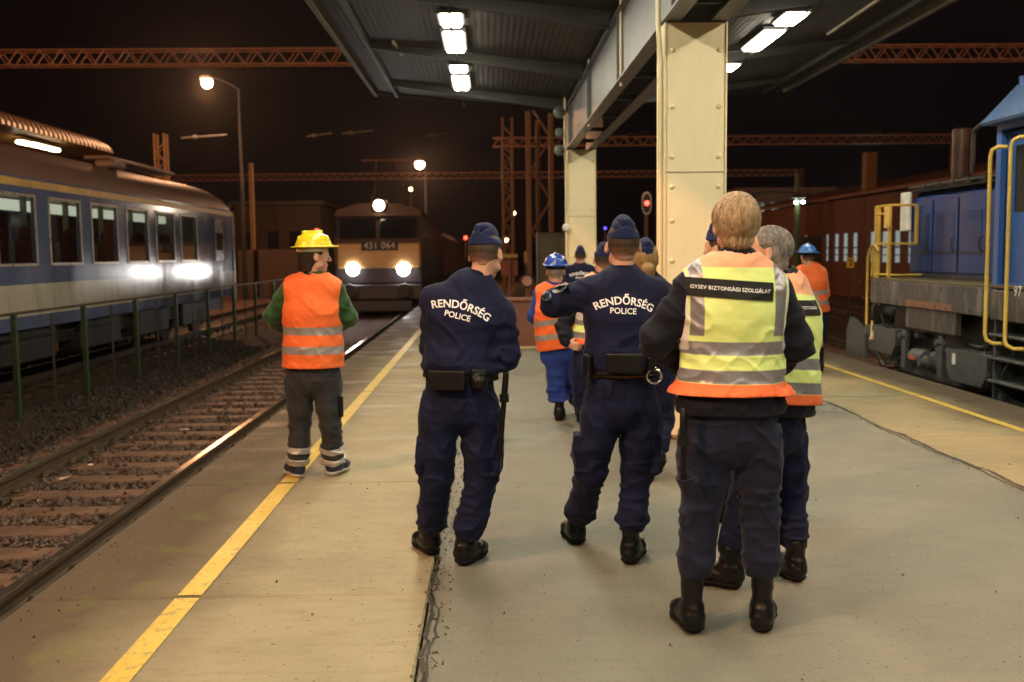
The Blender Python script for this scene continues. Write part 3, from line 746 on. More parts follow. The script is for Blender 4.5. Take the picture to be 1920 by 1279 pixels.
b = MB(); b.prism([(HX, zF1+.04), (HX, HT-.12), (HX+.12, HT), (2*TR-HX-.12, HT), (2*TR-HX, HT-.12), (2*TR-HX, zF1+.04)], 'y', CF, HF-.30)
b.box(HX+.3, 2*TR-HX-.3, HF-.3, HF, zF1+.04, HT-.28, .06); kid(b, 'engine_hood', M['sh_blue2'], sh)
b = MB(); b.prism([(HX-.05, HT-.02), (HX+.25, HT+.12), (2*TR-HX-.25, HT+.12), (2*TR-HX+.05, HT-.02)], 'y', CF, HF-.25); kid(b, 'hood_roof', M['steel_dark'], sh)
b = MB(); 
for y in np.arange(CF+.2, HF-.4, .42): b.box(HX-.07, HX+.20, y, y+.03, HT+.02, HT+.09)
b.tube([(HX-.04, CF, HT+.05), (HX-.04, HF-.25, HT+.05)], .02, 8); kid(b, 'roof_rail', M['steel_dark'], sh)
ys = [CF+.30+(HF-.55-CF)*k/4 for k in range(5)]
for k in range(4):
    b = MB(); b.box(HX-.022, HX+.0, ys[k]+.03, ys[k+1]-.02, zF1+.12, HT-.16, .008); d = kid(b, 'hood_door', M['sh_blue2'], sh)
    b = MB(); b.box(HX-.028, HX-.0225, ys[k]+.12, ys[k+1]-.10, zF1+.36, HT-.34, .002); kid(b, 'door_panel', M['sh_panel'], d)
    b = MB(); b.tube([(HX-.03, ys[k]+.09, 1.75), (HX-.07, ys[k]+.09, 1.72), (HX-.07, ys[k]+.09, 1.60), (HX-.03, ys[k]+.09, 1.56)], .010, 6); kid(b, 'door_handle', M['steel_dark'], d)
# stripe lines low on the hood
b = MB()
for k in range(9): b.box(HX-.012, HX+.0, HF-.75, HF-.40, 1.45+k*.08, 1.50+k*.08, .004)
kid(b, 'hood_grille', M['steel_dark'], sh)
b = MB(); b.box(HX-.034, HX-.030, CF+.3, HF-.55, 1.545, 1.56); b.box(HX-.026, HX-.001, CF+.05, HF-.33, zF1+.04, zF1+.085); kid(b, 'hood_moulding', M['steel_dark'], sh)
b = MB(); rr_ = random.Random(4)
for k in range(26): b.lathe([(0, -.012), (.013, -.009), (.016, 0), (0, 0)], (XB, CF+.15+k*.15, (zF1-.05) if k % 2 else (zF0+.05)), 'x', 8)
kid(b, 'frame_bolts', M['sh_grey'], sh)
for k in range(14):
    b = MB(); y_ = rr_.uniform(11.1, 14.6); z_ = rr_.uniform(.0, .5); x_ = XB+rr_.uniform(.08, .22); dy = rr_.uniform(.15, .7)*rr_.choice((-1, 1))
    b.tube([(x_, y_, z_), (x_-.02, y_+dy*.4, z_-rr_.uniform(.03, .16)), (x_, y_+dy, z_+rr_.uniform(-.12, .2))], rr_.uniform(.010, .022), 7); kid(b, 'brake_pipe', M['sh_dark'], sh)
for k in range(7):
    b = MB(); y_ = rr_.uniform(11.2, 14.4); z_ = rr_.uniform(-.05, .42); q_ = rr_.uniform(.04, .09); b.box(XB+.10, XB+.24, y_, y_+q_*1.6, z_, z_+q_, .01); kid(b, 'valve_block', M['sh_dark'], sh)
# cab
zc1 = atX(1845, 235, XB+.02).z; 
b = MB(); x0, x1 = XB+.03, XR-.03
zc0 = zF1-.10
dy0, dy1 = CF-.75, CF-.10                       # side door recess
b.box(x0, x0+.06, dy1, CF, zc0, zc1); b.box(x0, x0+.06, CB, dy0, zc0, zc1-1.35); b.box(x0, x0+.06, CB, dy0, zc1-.25, zc1); b.box(x0, x0+.06, dy0-.18, dy0, zc1-1.35, zc1-.25); b.box(x0, x0+.06, dy0, dy1, zc1-.10, zc1)
b.box(x0, x0+.06, CB, dy0-1.0, zc1-1.35, zc1-.25)
b.box(x1-.06, x1, CB, CF, zc0, zc1); b.box(x0+.06, x1-.06, CF-.06, CF, HT-.1, zc1); b.box(x0+.07, x1-.07, CB, CB+.05, zc0, zc1); b.box(x0+.061, x1-.061, CF-.05, CF-.002, zc0, HT-.12)
kid(b, 'cab_body', M['sh_blue'], sh)
b = MB(); b.box(x0+.10, x0+.14, dy0, dy1, zc0+.12, zc1-.12, .005); cd = kid(b, 'cab_door', M['sh_blue'], sh)
b = MB(); b.box(x0+.092, x0+.0995, dy0+.18, dy1-.14, zc1-1.0, zc1-.28, .003); kid(b, 'door_window', M['glass_dark'], cd)
b = MB(); b.box(x0+.075, x0+.0995, dy1-.05, dy1-.001, zc0+.12, zc1-.12); b.box(x0+.06, x0+.0995, dy0, dy1, zc0+.10, zc0+.16); kid(b, 'door_frame', M['sh_blue'], cd)
b = MB(); b.box(x0+.02, x0+.03, dy0-.99, dy0-.185, zc1-1.34, zc1-.26); kid(b, 'cab_window', M['glass_dark'], sh)
b = MB(); b.box(x0-.012, x0, dy0-1.06, dy0-1.0, zc1-1.40, zc1-.20); b.box(x0-.012, x0, dy0-.18, dy0-.12, zc1-1.40, zc1-.20); b.box(x0-.012, x0, dy0-1.0, dy0-.18, zc1-.25, zc1-.20); kid(b, 'window_frame', M['black'], sh)
b = MB(); za = zc1; zr_ = za+.42
b.prism([(XB-.10, za), (XB+.30, zr_), (TR, zr_+.16), (XR-.30, zr_), (XR+.10, za), (XR+.08, za-.03), (XB-.08, za-.03)], 'y', CB-.1, CF+.12); kid(b, 'cab_roof', paint('cab roof blue', (.08, .15, .33), .45, var=.15, bump=0, dirt=(.3, .28, .22), dirt_amt=.5), sh)
b = MB(); b.tube([(XB+.42, CF-.1, zr_+.02), (XB+.42, CF-.1, zr_+.13), (XB+.42, CF-.5, zr_+.13), (XB+.42, CF-.5, zr_+.02)], .012, 6); b.tube([(XB+.3, CF+.02, zr_-.02), (XB+.3, CF+.02, zr_+.08)], .03, 8); kid(b, 'roof_hook', M['sh_blue'], sh)
b = MB(); b.lathe([(0, HT+.1), (.13, HT+.1), (.13, HT+.78), (.10, HT+.80), (0, HT+.80)], (atX(1803, 300, TR-.5).x, atX(1803, 300, TR-.5).y, 0), 'z', 18); kid(b, 'exhaust_stack', paint('sooty stack', (.10, .06, .045), .35, .6, bump=0), sh)
b = MB()
q0 = atX(1823, 330, XB+.4); b.tube([(q0.x, q0.y, HT+.1), (q0.x, q0.y, HT+.62), (q0.x-.1, q0.y-.5, HT+.68)], .03, 8); kid(b, 'vent_pipe', M['steel_dark'], sh)
# big yellow handrails by the steps
def ytube(pts, r_, par, name='handrail', seg=10):
    b = MB(); b.tube(pts, r_, seg); return kid(b, name, M['yellow_rail'], par)
for px, ptop, pbot in ((1855, 282, 640), (1893, 264, 650)):
    a_ = atX(px, ptop, XB-.10); c_ = atX(px-6, pbot, XB-.10); y = (a_.y+c_.y)/2
    ytube([(XB+.03, y-.10, a_.z+.02), (XB-.05, y-.07, a_.z+.03), (XB-.09, y-.02, a_.z), (XB-.10, y, a_.z-.07), (XB-.10, y, c_.z+.07), (XB-.09, y-.02, c_.z+.01), (XB-.05, y-.09, c_.z-.02), (XB+.06, y-.13, c_.z-.02)], .021, sh)
# cab steps
sy0, sy1 = dy0-.02, dy1+.02
for y in (sy0, sy1):
    b = MB(); b.box(XB+.04, XB+.34, y, y+.03, -.16, zF0-.005, .004); kid(b, 'step_side', M['sh_dark'], sh)
for k, zz in enumerate((.62, .36, .10, -.14)):
    b = MB(); b.box(XB-.01, XB+.32, sy0-.03, sy1+.06, zz, zz+.03, .006); kid(b, 'step', M['sh_dark'], sh)
b = MB(); b.box(XB+.35, XB+.37, sy0, sy1, -.1, zF0-.01); b.box(XB+.16, XB+.35, sy0+.031, sy0+.05, -.12, .1); kid(b, 'step_back', M['black'], sh)
# tool boxes behind the steps
b = MB(); b.box(XB+.06, XB+.7, 6.5, sy0-.25, .0, .52, .015); b.box(XB+.05, XB+.7, 6.5, sy0-.25, .525, .56, .01); kid(b, 'battery_box', M['sh_dark'], sh)
# front platform railing
ry = yF-.06; rA = XB+.06
zt = bx(1670, 384).z
def yb(pts, par=sh, r_=.021): return ytube(pts, r_, par, 'railing')
yk = yF-.02; y2 = yF-1.05
y2 = atX(1668, 450, rA).y; xi = HX-.06
b = MB()
for (x, y, z_) in ((rA, yk, zF1-.14), (rA, yk-.10, zF1-.14), (rA, y2, zF1-.14), (rA+.03, y2+.10, zF1+.03), (xi, y2, zF1+.52)):
    b.bar((x, y, z_), (x, y, zt), .042, .026)
for zz in (zt, zF1+.52): b.tube([(rA, yk, zz), (rA, y2, zz), (xi, y2, zz)], .017, 8)
b.tube([(rA, yk, zF1+.95), (rA, y2, zF1+.95)], .015, 8)
b.tube([(rA, yk, zF1+.08), (rA, y2, zF1+.08), (HX, y2-.1, zF1+.08)], .015, 8)
kid(b, 'front_railing', M['yellow_rail'], sh)
ytube([(rA-.02, yk+.02, zt-.55), (rA-.02, yk+.12, zt-.58), (rA-.02, yk+.24, zt-.72), (rA-.02, yk+.25, .50), (rA-.02, yk+.18, .42), (rA, yk+.05, .40)], .020, sh)
ytube([(rA-.02, yk-.15, zF1+.42), (rA-.02, yk-.05, zF1+.50), (rA-.02, yk+.06, zF1+.42), (rA-.02, yk+.07, zF1+.05)], .018, sh)
b = MB(); b.box(rA-.03, rA-.01, yk-.55, yk-.35, zt-.32, zt-.02, .004); kid(b, 'yellow_plate', M['yellow_rail'], sh)
p = atX(1700, 400, XB+.45); b = MB(); b.box(XB+.42, XB+.46, p.y-.16, p.y+.16, p.z-.26, p.z+.30, .01); kid(b, 'white_board', M['white'], sh)
ytube([(rA-.02, yk+.02, .55), (rA-.04, yk-.02, .34), (rA-.1, yk-.12, .28)], .02, sh)
# front buffer box and step box
def boxy(y0, y1, z0, z1, xo, name, m=None, cut=.12):
    b = MB(); ym = (y0+y1)/2
    v = [(xo, y0+cut, z0), (xo, y1-cut, z0), (xo, y1, z0+cut*1.2), (xo, y1, z1-.02), (xo, y0, z1-.02), (xo, y0, z0+cut*1.2)]
    b.prism([(a[1], a[2]) for a in v], 'x', xo, xo+.45)
    return kid(b, name, m or M['sh_dark'], sh)
pA, pB_ = atX(1600, 620, XB-.02), atX(1672, 640, XB-.02)
b = MB()
y_a = atX(1590, 640, XB).y
b.prism([(y_a-.75, .36), (y_a-.12, .56), (y_a+.02, .34), (y_a+.02, -.04), (y_a-.75, -.02)], 'x', XB-.02, XB+.06); kid(b, 'step_board', M['sh_dark'], sh)
boxy(y_a-1.75, y_a-.62, .12, .50, XB+.02, 'sand_box')
b = MB(); b.box(XB+.008, XB+.018, y_a-.98, y_a-.90, .28, .40); kid(b, 'white_tag', M['white'], sh)
p = atX(1800, 660, XB+.02)
boxy(11.10, 12.10, .0, .40, XB+.02, 'sand_box')
b = MB(); b.box(XB+.008, XB+.018, 11.85, 11.92, .20, .33); kid(b, 'white_tag', M['white'], sh)
# bogie: wheels, side frame, brake gear, axle box
for yw in (y_a-2.15, 11.55, 9.4):
    b = MB()
    for sx in (-.75, .75): b.lathe([(0, -.07), (.40, -.07), (.42, -.06), (.50, -.05), (.50, .05), (.53, .07), (0, .07)], (TR+sx, yw, RT+.50), 'x', 32)
    b.tube([(TR-.75, yw, RT+.5), (TR+.75, yw, RT+.5)], .09); kid(b, 'wheelset', M['steel_dark'], sh)
yc = 13.0
b = MB(); b.prism([(11.2, .02), (11.5, -.1), (13.8, -.1), (14.2, .05), (14.2, .2), (13.6, .18), (12.9, .10), (12.0, .18), (11.2, .16)], 'x', XB+.16, XB+.24); kid(b, 'bogie_frame', M['sh_dark'], sh)
b = MB(); b.lathe([(0, -.28), (.05, -.28), (.06, -.2), (.09, -.19), (.09, -.12), (.13, -.10), (.15, -.05), (.15, .12), (0, .12)], (XB+.22, 12.7, .13), 'x', 20); b.lathe([(0, -.16), (.10, -.16), (.115, -.14), (.115, .18), (0, .18)], (XB+.10, 12.98, .16), 'y', 18); kid(b, 'axle_box', M['sh_dark'], sh)
b = MB(); b.box(XB-.022, XB-.018, 12.9, 13.08, .14, .19); kid(b, 'maker_plate', paint('red plate', (.55, .10, .06), .5, bump=0), sh)
for yy in (13.45, 12.35):
    b = MB(); b.prism([(yy-.07, -.02), (yy+.07, -.02), (yy+.06, .34), (yy+.10, .42), (yy+.04, .50), (yy-.04, .50), (yy-.10, .42), (yy-.06, .34)], 'x', XB+.05, XB+.10)
    b.lathe([(0, -.05), (.035, -.05), (.04, -.01), (.04, .06), (0, .06)], (XB+.04, yy, .42), 'x', 12); kid(b, 'brake_hanger', M['sh_dark'], sh)
b = MB()
for k in range(7): b.box(XB+.10, XB+.30, 13.78, 13.90, -.20+k*.075, -.165+k*.075, .004)
kid(b, 'suspension_spring', M['steel_dark'], sh)
b = MB(); b.box(XB+.03, XB+.11, 11.9, 13.35, zF0-.28, zF0+.06, .01); kid(b, 'hanging_panel', M['sh_grey'], sh)
b = MB(); b.box(XB-.003, XB+.028, 11.95, 13.30, zF0+.02, zF0+.10); kid(b, 'rust_slot', M['rust_steel'], sh)
for (ya, yb_, sag) in ((12.2, 12.6, .35), (11.0, 11.3, .5), (13.9, 14.3, .25)):
    b = MB(); b.tube([(XB+.08, ya+(yb_-ya)*k/10, zF0-.05-.1*(k/10)-sag*math.sin(math.pi*k/10)) for k in range(11)], .012, 6)
    kid(b, 'brake_hose', M['black'], sh)
b = MB(); b.box(XB+.25, XR-.25, 4, yF-.3, .05, zF0); kid(b, 'underframe', M['black'], sh)
b = MB(); b.box(XB+.20, XR-.2, 11.2, 14.4, -.26, -.12); kid(b, 'brake_rigging', M['steel_dark'], sh)
b = MB(); b.lathe([(0, -.07), (.07, -.06), (.09, 0), (.07, .09), (0, .1)], (XB+.15, 11.02, -.12), 'z', 14); b.tube([(XB+.15, 11.02, .0), (XB+.10, 10.9, .2), (XB+.15, 10.75, .45)], .015, 6); kid(b, 'drain_valve', M['sh_dark'], sh)
for yy in (yF, ):
    for sx in (-.88, .88):
        b = MB(); b.lathe([(0, .02), (.09, .02), (.09, .40), (.24, .42), (.25, .48), (.2, .5), (0, .5)], (TR+sx, yy, .66), 'y', 20); kid(b, 'buffer', M['steel_dark'], sh)

# lettering helper: text turned into a mesh
def text_verts(s_, size, bold=.012, spacing=1.0):
    cu = bpy.data.curves.new('t', 'FONT'); cu.body = s_; cu.size = size; cu.offset = bold*size; cu.align_x = 'CENTER'; cu.align_y = 'CENTER'; cu.space_character = spacing; cu.resolution_u = 3
    ob = bpy.data.objects.new('t', cu); COL.objects.link(ob)
    dg = bpy.context.evaluated_depsgraph_get(); me = bpy.data.meshes.new_from_object(ob.evaluated_get(dg))
    bpy.data.objects.remove(ob); bpy.data.curves.remove(cu); return me
def text_plane(name, s_, size, origin, right, up, mat_, par=None, bold=.012, spacing=1.0):
    me = text_verts(s_, size, bold, spacing); r_, u_, o_ = Vector(right), Vector(up), Vector(origin)
    for v_ in me.vertices: v_.co = o_+r_*v_.co.x+u_*v_.co.y
    me.materials.clear(); me.materials.append(mat_)
    o = link(name, me, par)
    if par:
        pw = Vector(); q = par
        while q: pw += Vector(q.location); q = q.parent
        o.location = -pw if not par.get('_w') else (0, 0, 0)
    return o
pl = at(712, 461, LY)
tx = text_plane('number_lettering', '431 064', .30, (pl.x, LY-.088, pl.z), (1, 0, 0), (0, 0, 1), M['white'], lo, spacing=1.05)
q = atX(1906, 547, XB-.004)
tx = text_plane('number_lettering', '97', .16, (XB-.004, q.y-.02, q.z), (0, -1, 0), (0, 0, 1), M['white'], sh)

# ------------------------------------------------------------------ lattice gantries over the tracks
M['gantry_steel'] = paint('gantry red oxide paint', (.50, .24, .15), .6, var=.2, bump=.1)
def truss(b, x0, x1, y, z0, h, dep=.5, step=.75, t_=.055):
    for yy in (y, y+dep):
        for z in (z0, z0+h): b.bar((x0, yy, z), (x1, yy, z), t_)
        n = int((x1-x0)/step); 
        for k in range(n):
            a_ = x0+k*step
            b.bar((a_, yy, z0), (a_+step/2, yy, z0+h), t_*.6); b.bar((a_+step/2, yy, z0+h), (a_+step, yy, z0), t_*.6)
def lattice_mast(b, x, y, z1, wd=.5, t_=.08):
    for sx in (-1, 1):
        for sy in (0, 1): b.bar((x+sx*wd/2, y+sy*wd, GR), (x+sx*wd/2, y+sy*wd, z1), t_)
    n = int((z1-GR)/wd)
    for k in range(n):
        z = GR+k*wd; s_ = 1 if k % 2 else -1
        b.bar((x-s_*wd/2, y, z), (x+s_*wd/2, y, z+wd), t_*.55); b.bar((x-s_*wd/2, y+wd, z), (x+s_*wd/2, y+wd, z+wd), t_*.55)
def gantry(Yg, pyl, pyr, h, x0, x1, label, masts):
    z = at(960, (pyl+pyr)/2, Yg).z
    t = empty('track_gantry', ((x0+x1)/2, Yg, GR), label, 'gantry', 'lattice gantries over the tracks')
    b = MB(); truss(b, x0, x1, Yg, z-h/2, h); kid(b, 'lattice_beam', M['gantry_steel'], t)
    for xm in masts:
        b = MB(); lattice_mast(b, xm, Yg, z+h/2, .55); kid(b, 'lattice_mast', M['rust_steel'], t)
    return t
g1 = gantry(36, 113, 92, .52, -22, 34, 'nearest rust red lattice gantry spanning the whole station, high behind the canopy', (-22.3, 34.3))
xm = at(1800, 262, 60).x
g2 = gantry(60, 270, 262, .50, at(940, 270, 60).x-.5, xm, 'second lattice gantry, ending beside the blue locomotive roof', (at(950, 300, 60).x, xm))
g3 = gantry(88, 330, 326, .5, -34, at(1505, 326, 88).x, 'faint farthest lattice gantry low over the tracks', (at(1500, 326, 88).x,))
# insulator sets and registration arms hanging over the wires
def arm(px0, px1, py, Y, label):
    a_, c_ = at(px0, py+3, Y), at(px1, py-3, Y)
    b = MB(); b.tube([a_, c_], .05, 8); m_ = a_.lerp(c_, .3); b.lathe([(0, -.12), (.1, -.1), (.12, 0), (.1, .1), (0, .12)], tuple(m_), 'x', 10)
    o = b.build('insulator_arm', M['steel_dark']); tag(o, label, 'catenary arm', 'catenary arms over the tracks')
for a_ in ((340, 425, 256, 46, 'catenary arm over the passenger coach, under the upper left lamp'), (574, 622, 253, 50, 'short catenary arm left of the middle of the three above the oncoming locomotive'), (641, 700, 248, 48, 'catenary arm with a pale insulator just above the oncoming locomotive'),
           (800, 842, 252, 50, 'catenary arm between the oncoming locomotive and the lattice mast'), (1170, 1215, 251, 52, 'catenary arm seen between the two columns'), (1640, 1685, 246, 50, 'catenary arm over the blue shunting locomotive')): arm(*a_)
# ------------------------------------------------------------------ masts behind the far column
M['ochre_steel'] = paint('ochre lit steel', (.28, .16, .07), .6, var=.25, bump=.1)
def mast(name, px, pt, Y, wd, label, plain=False, zb=GR):
    p = at(px, pt, Y); b = MB()
    if plain: b.box(p.x-wd/2, p.x+wd/2, Y, Y+wd, zb, p.z, .02)
    else: lattice_mast(b, p.x, Y, p.z, wd, .09)
    o = b.build(name, M['ochre_steel']); tag(o, label, 'mast', 'steel masts beyond the platform'); return o
mast('lattice_mast', 951, 220, 40, .38, 'narrow lattice mast, leftmost of the masts beyond the platform')
mast('steel_mast', 990, 208, 36, .19, 'plain ochre steel mast in the middle of the masts beyond the platform', True)
mast('steel_mast', 1033, 212, 42, .20, 'plain steel mast standing next to the far cream column', True)
mast('steel_mast', 1008, 225, 44, .16, 'thin dark steel mast between two brighter masts', True)
b = MB(); y = 42.3; 
for k in range(6):
    z = 1.2+k*1.3; xa, xb = at(996, 300, y).x, at(1033, 300, y).x; s_ = k % 2
    b.bar((xa if s_ else xb, y, z), (xb if s_ else xa, y, z+1.3), .09)
o = b.build('mast_bracing', M['rust_steel']); tag(o, 'zigzag steel bracing between two masts beyond the platform', 'bracing')
mast('lattice_mast', 298, 250, 52, .5, 'dim lattice mast behind the passenger coach, left of the upper lamp')
mast('steel_mast', 469, 305, 60, .25, 'dim thin mast right of the passenger coach', True)
mast('steel_mast', 1635, 285, 45, .5, 'dark mast behind the front of the blue locomotive', True)
# ------------------------------------------------------------------ lamps on masts
def yard_lamp(px, py, Y, r_, m, power, col, label, pm=True):
    p = at(px, py, Y); t = empty('yard_lamp', (p.x, Y, GR), label, 'lamp mast', 'lit yard lamps')
    z = p.z-GR
    b = MB(); b.tube([(0, 5.5, 0), (0, 5.5, z+.6)], [.12, .06], 10); b.tube([(0, 5.5, z+.6), (0, 3, z+.55), (0, -.1, z+.30)], .03, 8); b.build('pole', M['black'], t)
    b = MB(); b.prism([(-.25, z+.12), (.25, z+.12), (.18, z+.26), (-.18, z+.26)], 'y', -.3, .3); b.build('lamp_head', M['steel_dark'], t)
    b = MB(); b.lathe([(0, -r_), (r_*.7, -r_*.7), (r_, 0), (r_*.8, r_*.4), (0, r_*.5)], (0, 0, z), 'z', 16); b.build('lamp_glass', m, t)
    if power:
        ld = bpy.data.lights.new('yard_lamp_light', 'POINT'); ld.energy = power; ld.color = col; ld.shadow_soft_size = .15
        l = bpy.data.objects.new('yard_lamp_light', ld); COL.objects.link(l); l.parent = t; l.location = (0, -.35, z-r_-.12)
    return t
SOD = (1.0, .47, .22)
yard_lamp(388, 155, 44, .24, M['sodium'], 2600, SOD, 'tall lit sodium lamp, upper left, above the passenger coach')
yard_lamp(787, 308, 64, .30, M['sodium'], 2600, SOD, 'lit sodium lamp just above and right of the oncoming locomotive')
yard_lamp(1618, 360, 70, .20, M['white_lamp'], 300, (.8, 1, .8), 'greenish white lit lamp over the brown shed roof')
yard_lamp(1493, 379, 34, .07, M['white_lamp'], 0, None, 'left one of two small white lamps on the green post')
def added_yard_lamp(x, y, z, power, label):  # sodium masts added out of view to brighten the yard and the trains
    t = empty('yard_lamp', (x, y, GR), label, 'lamp mast', 'lit yard lamps'); z -= GR
    b = MB(); b.tube([(0, -1.2, 0), (0, -1.2, z+.25)], [.10, .045], 10); b.bar((0, -1.2, z+.28), (0, .2, z+.30), .06); b.build('pole', M['black'], t)
    b = MB(); b.prism([(-.25, z+.12), (.25, z+.12), (.18, z+.26), (-.18, z+.26)], 'y', -.3, .3); b.build('lamp_head', M['steel_dark'], t)
    b = MB(); b.lathe([(0, -.24), (.17, -.17), (.24, 0), (.19, .1), (0, .12)], (0, 0, z), 'z', 16); b.build('lamp_glass', M['sodium'], t)
    ld = bpy.data.lights.new('yard_lamp_light', 'POINT'); ld.energy = power; ld.color = SOD; ld.shadow_soft_size = .2
    l = bpy.data.objects.new('yard_lamp_light', ld); COL.objects.link(l); l.parent = t; l.location = (0, .1, z-.45)
added_yard_lamp(-11.6, -4, 11.5, 8500, 'added sodium lamp behind the viewer on the left, brightening the track and coach')
added_yard_lamp(13.5, 0, 12.5, 4200, 'added sodium lamp behind the viewer on the right, brightening the shunter and shed')
# green post with two small lamps
p = at(1501, 300, 34); b = MB(); b.tube([(p.x, 34.3, GR), (p.x, 34.3, at(1501, 322, 34).z)], [.11, .09], 12); o = b.build('lamp_post', M['green_paint']); tag(o, 'green painted post carrying small white lamps in front of the brown shed', 'post')
b = MB(); q = at(1506, 378, 34); b.lathe([(0, -.07), (.05, -.05), (.07, 0), (0, .04)], tuple(q), 'z', 12); o2 = b.build('lamp_glass', M['white_lamp'], o)
def small_lamp(px, py, Y, r_, m, label, cat='signal lamp'):
    p = at(px, py, Y); t = empty('track_lamp', (p.x, Y, GR), label, cat, 'small lit lamps in the yard')
    b = MB(); b.tube([(0, .15, 0), (0, .15, p.z-GR+.1)], .035, 8); b.build('pole', M['rust_steel'], t)
    b = MB(); b.box(-r_*1.6, r_*1.6, .02, .2, p.z-GR-r_*1.5, p.z-GR+r_*2, .02); b.build('lamp_head', M['steel_dark'], t)
    b = MB(); b.lathe([(0, -.03), (r_*.8, -.02), (r_, 0), (r_, .02), (0, .02)], (0, 0, p.z-GR), 'y', 14); b.build('lens', m, t)
small_lamp(963, 400, 44, .085, M['amber_lamp'], 'small warm lamp on the leftmost lattice mast')
small_lamp(949, 450, 46, .09, M['amber_lamp'], 'small warm lamp just right of the cap of the police officer nearest the left track')
small_lamp(906, 446, 70, .13, M['red_lamp'], 'red light directly above the cap of the police officer nearest the left track')
small_lamp(873, 446, 74, .12, M['red_lamp'], 'red light left of the cap of the police officer nearest the left track')
small_lamp(770, 355, 60, .10, M['amber_lamp'], 'dim amber light under the lamp behind the locomotive')
small_lamp(594, 433, 60, .12, M['red_lamp'], 'small reddish light just above the yellow helmet')
small_lamp(1135, 428, 60, .07, M['blue_lamp'], 'tiny blue light between the far column and the near column')
# red signal with a white rimmed board
p = at(1213, 381, 26); t = empty('railway_signal', (p.x, 26, GR), 'signal showing red on an oval white rimmed board between the two columns', 'railway signal')
z = p.z-GR
def oval(rx, rz, zc, n=24): return [(rx*math.cos(2*math.pi*k/n), zc+rz*math.sin(2*math.pi*k/n)*1.0+(rz*.35 if math.sin(2*math.pi*k/n) > 0 else -rz*.35)) for k in range(n)]
b = MB(); b.prism(oval(.13, .22, z), 'y', .03, .05); b.build('board_rim', M['white'], t)
b = MB(); b.prism(oval(.095, .185, z), 'y', .015, .029); b.build('board', M['black'], t)
b = MB(); b.lathe([(0, -.03), (.05, -.02), (.062, 0), (.062, .012), (0, .012)], (0, 0, z), 'y', 16); b.build('red_lens', M['red_lamp'], t)
b = MB(); b.tube([(0, .1, 0), (0, .1, z-.1)], .05, 10); b.build('pole', M['rust_steel'], t)
# marker boards beyond the platform
def board(px, py, Y, w_, h_, m, label, shape='rect', name='marker_board', extra=None):
    p = at(px, py, Y); t = empty(name, (p.x, Y, GR), label, 'marker board', None); z = p.z-GR
    b = MB()
    if shape == 'disc': b.lathe([(0, 0), (w_, 0), (w_, .03), (0, .03)], (0, 0, z), 'y', 24)
    else: b.box(-w_, w_, 0, .03, z-h_, z+h_, .005)
    b.build('board', m, t)
    if extra: extra(t, z)
    b = MB(); b.box(-.03, .03, .035, .08, 0, z, 0); b.build('pole', M['rust_steel'], t)
    return t
def ring_(t, z): b = MB(); b.lathe([(0, -.012), (.12, -.012), (.12, -.002), (0, -.002)], (0, 0, z), 'y', 20); b.build('centre_disc', paint('pinkish disc', (.62, .30, .22), .5, bump=0), t)
board(988, 527, 24, .17, .17, M['black'], 'round marker disc on a pole, left of the blue helmet', 'disc', extra=ring_)
board(955, 480, 26, .22, .05, paint('ochre board', (.5, .3, .06), .5, bump=0), 'narrow ochre board low on a mast right of the officer nearest the left track')
board(955, 500, 26.2, .22, .24, paint('rust board', (.28, .06, .03), .5, bump=0), 'dark red square board low on a mast right of the officer nearest the left track')
board(986, 482, 27, .05, .16, paint('tan strip', (.45, .25, .12), .5, bump=0), 'narrow upright tan board above the round marker disc')
# platform number sign
p = at(1595, 493, 22); t = empty('platform_sign', (p.x, 22, GR), 'small yellow sign with the number 2, left of the yellow railing', 'sign'); z = p.z-GR
b = MB(); b.box(-.085, .085, 0, .02, z-.115, z+.115, .006); b.build('sign_board', paint('sign yellow', (.72, .42, .03), .5, bump=0), t)
b = MB(); b.tube([(0, .05, 0), (0, .05, z)], .02, 8); b.build('pole', M['steel_dark'], t)
me = text_verts('2', .20, .02)
for v_ in me.vertices: v_.co = Vector((v_.co.x, -.004, z+v_.co.y))
me.materials.clear(); me.materials.append(M['black']); link('number_lettering', me, t)
# green electrical cabinet by the far column
p0, p1 = at(1008, 436, 24), at(1064, 540, 24); b = MB(); b.box(p0.x, p1.x+.2, 24, 24.8, GR, p0.z, .02)
o = b.build('electrical_cabinet', paint('olive cabinet', (.055, .055, .022), .6, var=.3, bump=.1)); tag(o, 'dark olive cabinet left of the far cream column', 'cabinet')
for k in range(2):
    b = MB(); xm_ = p0.x+.04+k*.5; b.box(xm_, xm_+.42, 23.985, 23.999, GR+.3, p0.z-.12, .003); b.build('cabinet_door', paint('olive door', (.065, .062, .026), .5), o)

# ------------------------------------------------------------------ brown shed with lit windows, right background
XS2 = 16.8
def sx(px, py): return atX(px, py, XS2)
ya, yb2 = atX(1900, 400, XS2).y, atX(1395, 405, XS2).y
zr0 = sx(1560, 376).z
M['shed'] = paint('brown shed boards', (.15, .052, .028), .6, var=.25, scale=.8, bump=.2, streak=True)
sd = empty('train_shed', (XS2+4, 50, GR), 'long brown shed with a row of bluish lit windows behind the blue locomotive', 'shed')
wz1, wz0 = sx(1578, 438).z, sx(1578, 490).z
b = MB(); b.box(XS2, XS2+.25, ya, yb2, GR, wz0); b.box(XS2, XS2+.25, ya, yb2, wz1, zr0)
wps = [(sx(p_[0], 460).y, sx(p_[1], 460).y) for p_ in ((1545, 1555), (1561, 1572), (1577, 1589), (1595, 1607), (1486, 1493), (1505, 1513), (1478, 1482))]
wps = sorted([(min(a_), max(a_)) for a_ in wps])
prev = ya
wd_ = wps[0][1]-wps[0][0]
more = []
y = wps[0][0]-wd_*1.6
while y > ya+2: more.append((y-wd_, y)); y -= wd_*1.65
wps = sorted(more+wps)
